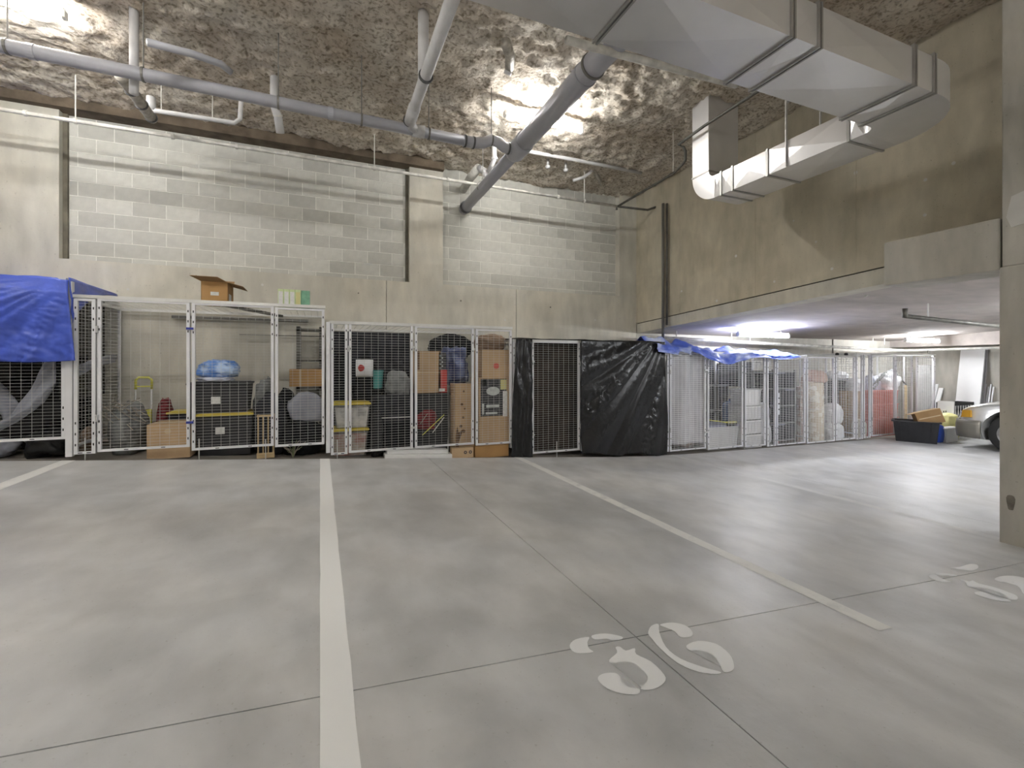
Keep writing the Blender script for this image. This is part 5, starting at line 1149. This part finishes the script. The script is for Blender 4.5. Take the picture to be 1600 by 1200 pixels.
# wheel arches cut from the body, then the cutters are discarded
WR = .335; axles = (NOSE-.80, NOSE-3.55)
cut = MB()
for ay in axles: cut.lathe((CXL-.15, ay, g0+WR+.02), [(0.0001,0),(.40,0),(.40,CW+.3),(.0001,CW+.3)], 40, 'x')
co = obj('wheel_arch_cut', cut, 'trim_black', fixn=True)
bo = body.modifiers.new('arch', 'BOOLEAN'); bo.object = co; bo.operation = 'DIFFERENCE'; bo.solver = 'EXACT'
bpy.context.view_layer.update()
dg = bpy.context.evaluated_depsgraph_get(); nm_ = bpy.data.meshes.new_from_object(body.evaluated_get(dg))
body.modifiers.clear(); body.data = nm_
bpy.data.objects.remove(co, do_unlink=True)
try: body.data.set_sharp_from_angle(angle=math.radians(40))
except Exception: pass
obj('underbody', MB().box(CXL+.28, CXL+CW-.28, NOSE-4.3, NOSE-.3, g0+.18, g0+.6), 'trim_black', car)
for ay in axles:
    for sx in (0, 1):
        x0 = CXL+.03 if sx == 0 else CXL+CW-.03-.2
        wl = obj('wheel', MB().lathe((x0,ay,g0+WR), [(.20,.0),(.30,.0),(.325,.02),(WR,.05),(WR,.16),(.325,.19),(.30,.2),(.20,.2)], 32, 'x'), 'wheel_black', car, smooth=True)
        xo = x0+.02 if sx == 0 else x0+.18
        obj('rim', MB().lathe((xo,ay,g0+WR), [(0.001,-.01),(.06,-.01),(.07,.0),(.19,.01),(.205,-.012),(.205,.05),(0.001,.05)] if sx == 0 else [(0.001,.01),(.06,.01),(.07,.0),(.19,-.01),(.205,.012),(.205,-.05),(0.001,-.05)], 28, 'x'), 'rim', wl, smooth=False)
        for s in range(5):
            a = s*2*math.pi/5; cc = Vector((xo+(-.012 if sx == 0 else .012), ay+.13*math.cos(a), g0+WR+.13*math.sin(a))); obj('rim_hole', MB().tube([cc, cc+Vector((.02 if sx == 0 else -.02,0,0))], .032, 10), 'trim_black', wl)
# bumper shell, grille, lamps
m = MB(); stb = [(-.035,.62),(.0,.775),(.075,.872),(.19,.938),(.34,.965),(.41,.968)]
for d, hw in stb:
    for z in (.22,.34,.46,.54): m.v.append(Vector((cxm-hw*(.985 if z in (.22,.54) else 1.0), NOSE-d+(.012 if z in (.34,.46) and d < .1 else 0), g0+z)))
for d, hw in reversed(stb):
    for z in (.22,.34,.46,.54): m.v.append(Vector((cxm+hw*(.985 if z in (.22,.54) else 1.0), NOSE-d+(.012 if z in (.34,.46) and d < .1 else 0), g0+z)))
# open chain from left rear round the nose to right rear
order = list(range(len(stb)-1,-1,-1)) + [2*len(stb)-1-i for i in range(len(stb))]
order = [i*4 for i in range(len(stb)-1,-1,-1)] + [(2*len(stb)-1-i)*4 for i in range(len(stb))]
for a, b in zip(order[:-1], order[1:]):
    for j in range(3): m.f.append((a+j,b+j,b+j+1,a+j+1))
obj('bumper', m, 'car_lower', car, smooth=True, solid=.02)
obj('grille', MB().box(cxm-.42, cxm+.42, NOSE-.03, NOSE+.012, g0+.555, g0+.66), 'trim_black', car)
for s in (-1, 1):
    P = lambda d, hw, z: Vector((cxm+s*hw, NOSE-d, g0+z))
    obj('headlight', MB().hexa((P(.012,.48,.57),P(.10,.80,.575),P(.16,.78,.575),P(.06,.48,.57),P(.035,.48,.69),P(.12,.80,.725),P(.18,.78,.725),P(.08,.48,.69))), 'lamp_clear', car, fixn=True)
    obj('corner_lamp', MB().hexa((P(.085,.83,.575),P(.26,.925,.59),P(.26,.87,.59),P(.12,.78,.575),P(.10,.825,.705),P(.25,.91,.715),P(.25,.86,.715),P(.14,.77,.705))), 'amber', car, fixn=True)
# cabin
cab = [(1.05,.80,.97),(1.75,.70,1.48),(2.3,.69,1.56),(3.4,.69,1.55),(4.1,.72,1.40),(4.5,.80,1.0)]
m = MB()
for d, hw, z in cab: m.v += [Vector((cxm-.86, NOSE-d, g0+.97)), Vector((cxm-hw, NOSE-d, g0+z)), Vector((cxm+hw, NOSE-d, g0+z)), Vector((cxm+.86, NOSE-d, g0+.97))]
for i in range(len(cab)-1):
    a, b = i*4, i*4+4; m.f += [(a,b,b+1,a+1),(a+1,b+1,b+2,a+2),(a+2,b+2,b+3,a+3)]
m.f += [(0,1,2,3),(23,22,21,20)]
obj('cabin', m, 'car_paint', car, fixn=True)
obj('windscreen', MB().hexa([Vector((cxm+x, NOSE-d, g0+z)) for x, d, z in ((-.74,1.10,1.02),(.74,1.10,1.02),(.66,1.70,1.46),(-.66,1.70,1.46),(-.74,1.08,1.03),(.74,1.08,1.03),(.66,1.68,1.475),(-.66,1.68,1.475))]), 'glass_dark', car, fixn=True)
for s in (-1, 1):
    for d0, d1 in ((1.75,2.55),(2.65,3.5)):
        obj('side_window', MB().hexa([Vector((cxm+s*x, NOSE-d, g0+z)) for x, d, z in ((.852,d0-.18 if d0 < 2 else d0,1.03),(.852,d1,1.03),(.735,d1,1.44),(.735,d0,1.44),(.872,d0-.18 if d0 < 2 else d0,1.03),(.872,d1,1.03),(.755,d1,1.44),(.755,d0,1.44))]), 'glass_dark', car, fixn=True)
    obj('mirror', MB().box(cxm+s*.93-.04 if s > 0 else cxm-.93-.12, cxm+s*.93+.12 if s > 0 else cxm-.93+.04, NOSE-1.55, NOSE-1.43, g0+.98, g0+1.12), 'car_paint', car, bevel=.03)
    obj('door_seam', MB().box(cxm+s*.934-.002, cxm+s*.934+.002, NOSE-1.45, NOSE-1.44, g0+.3, g0+.92), 'trim_black', car)
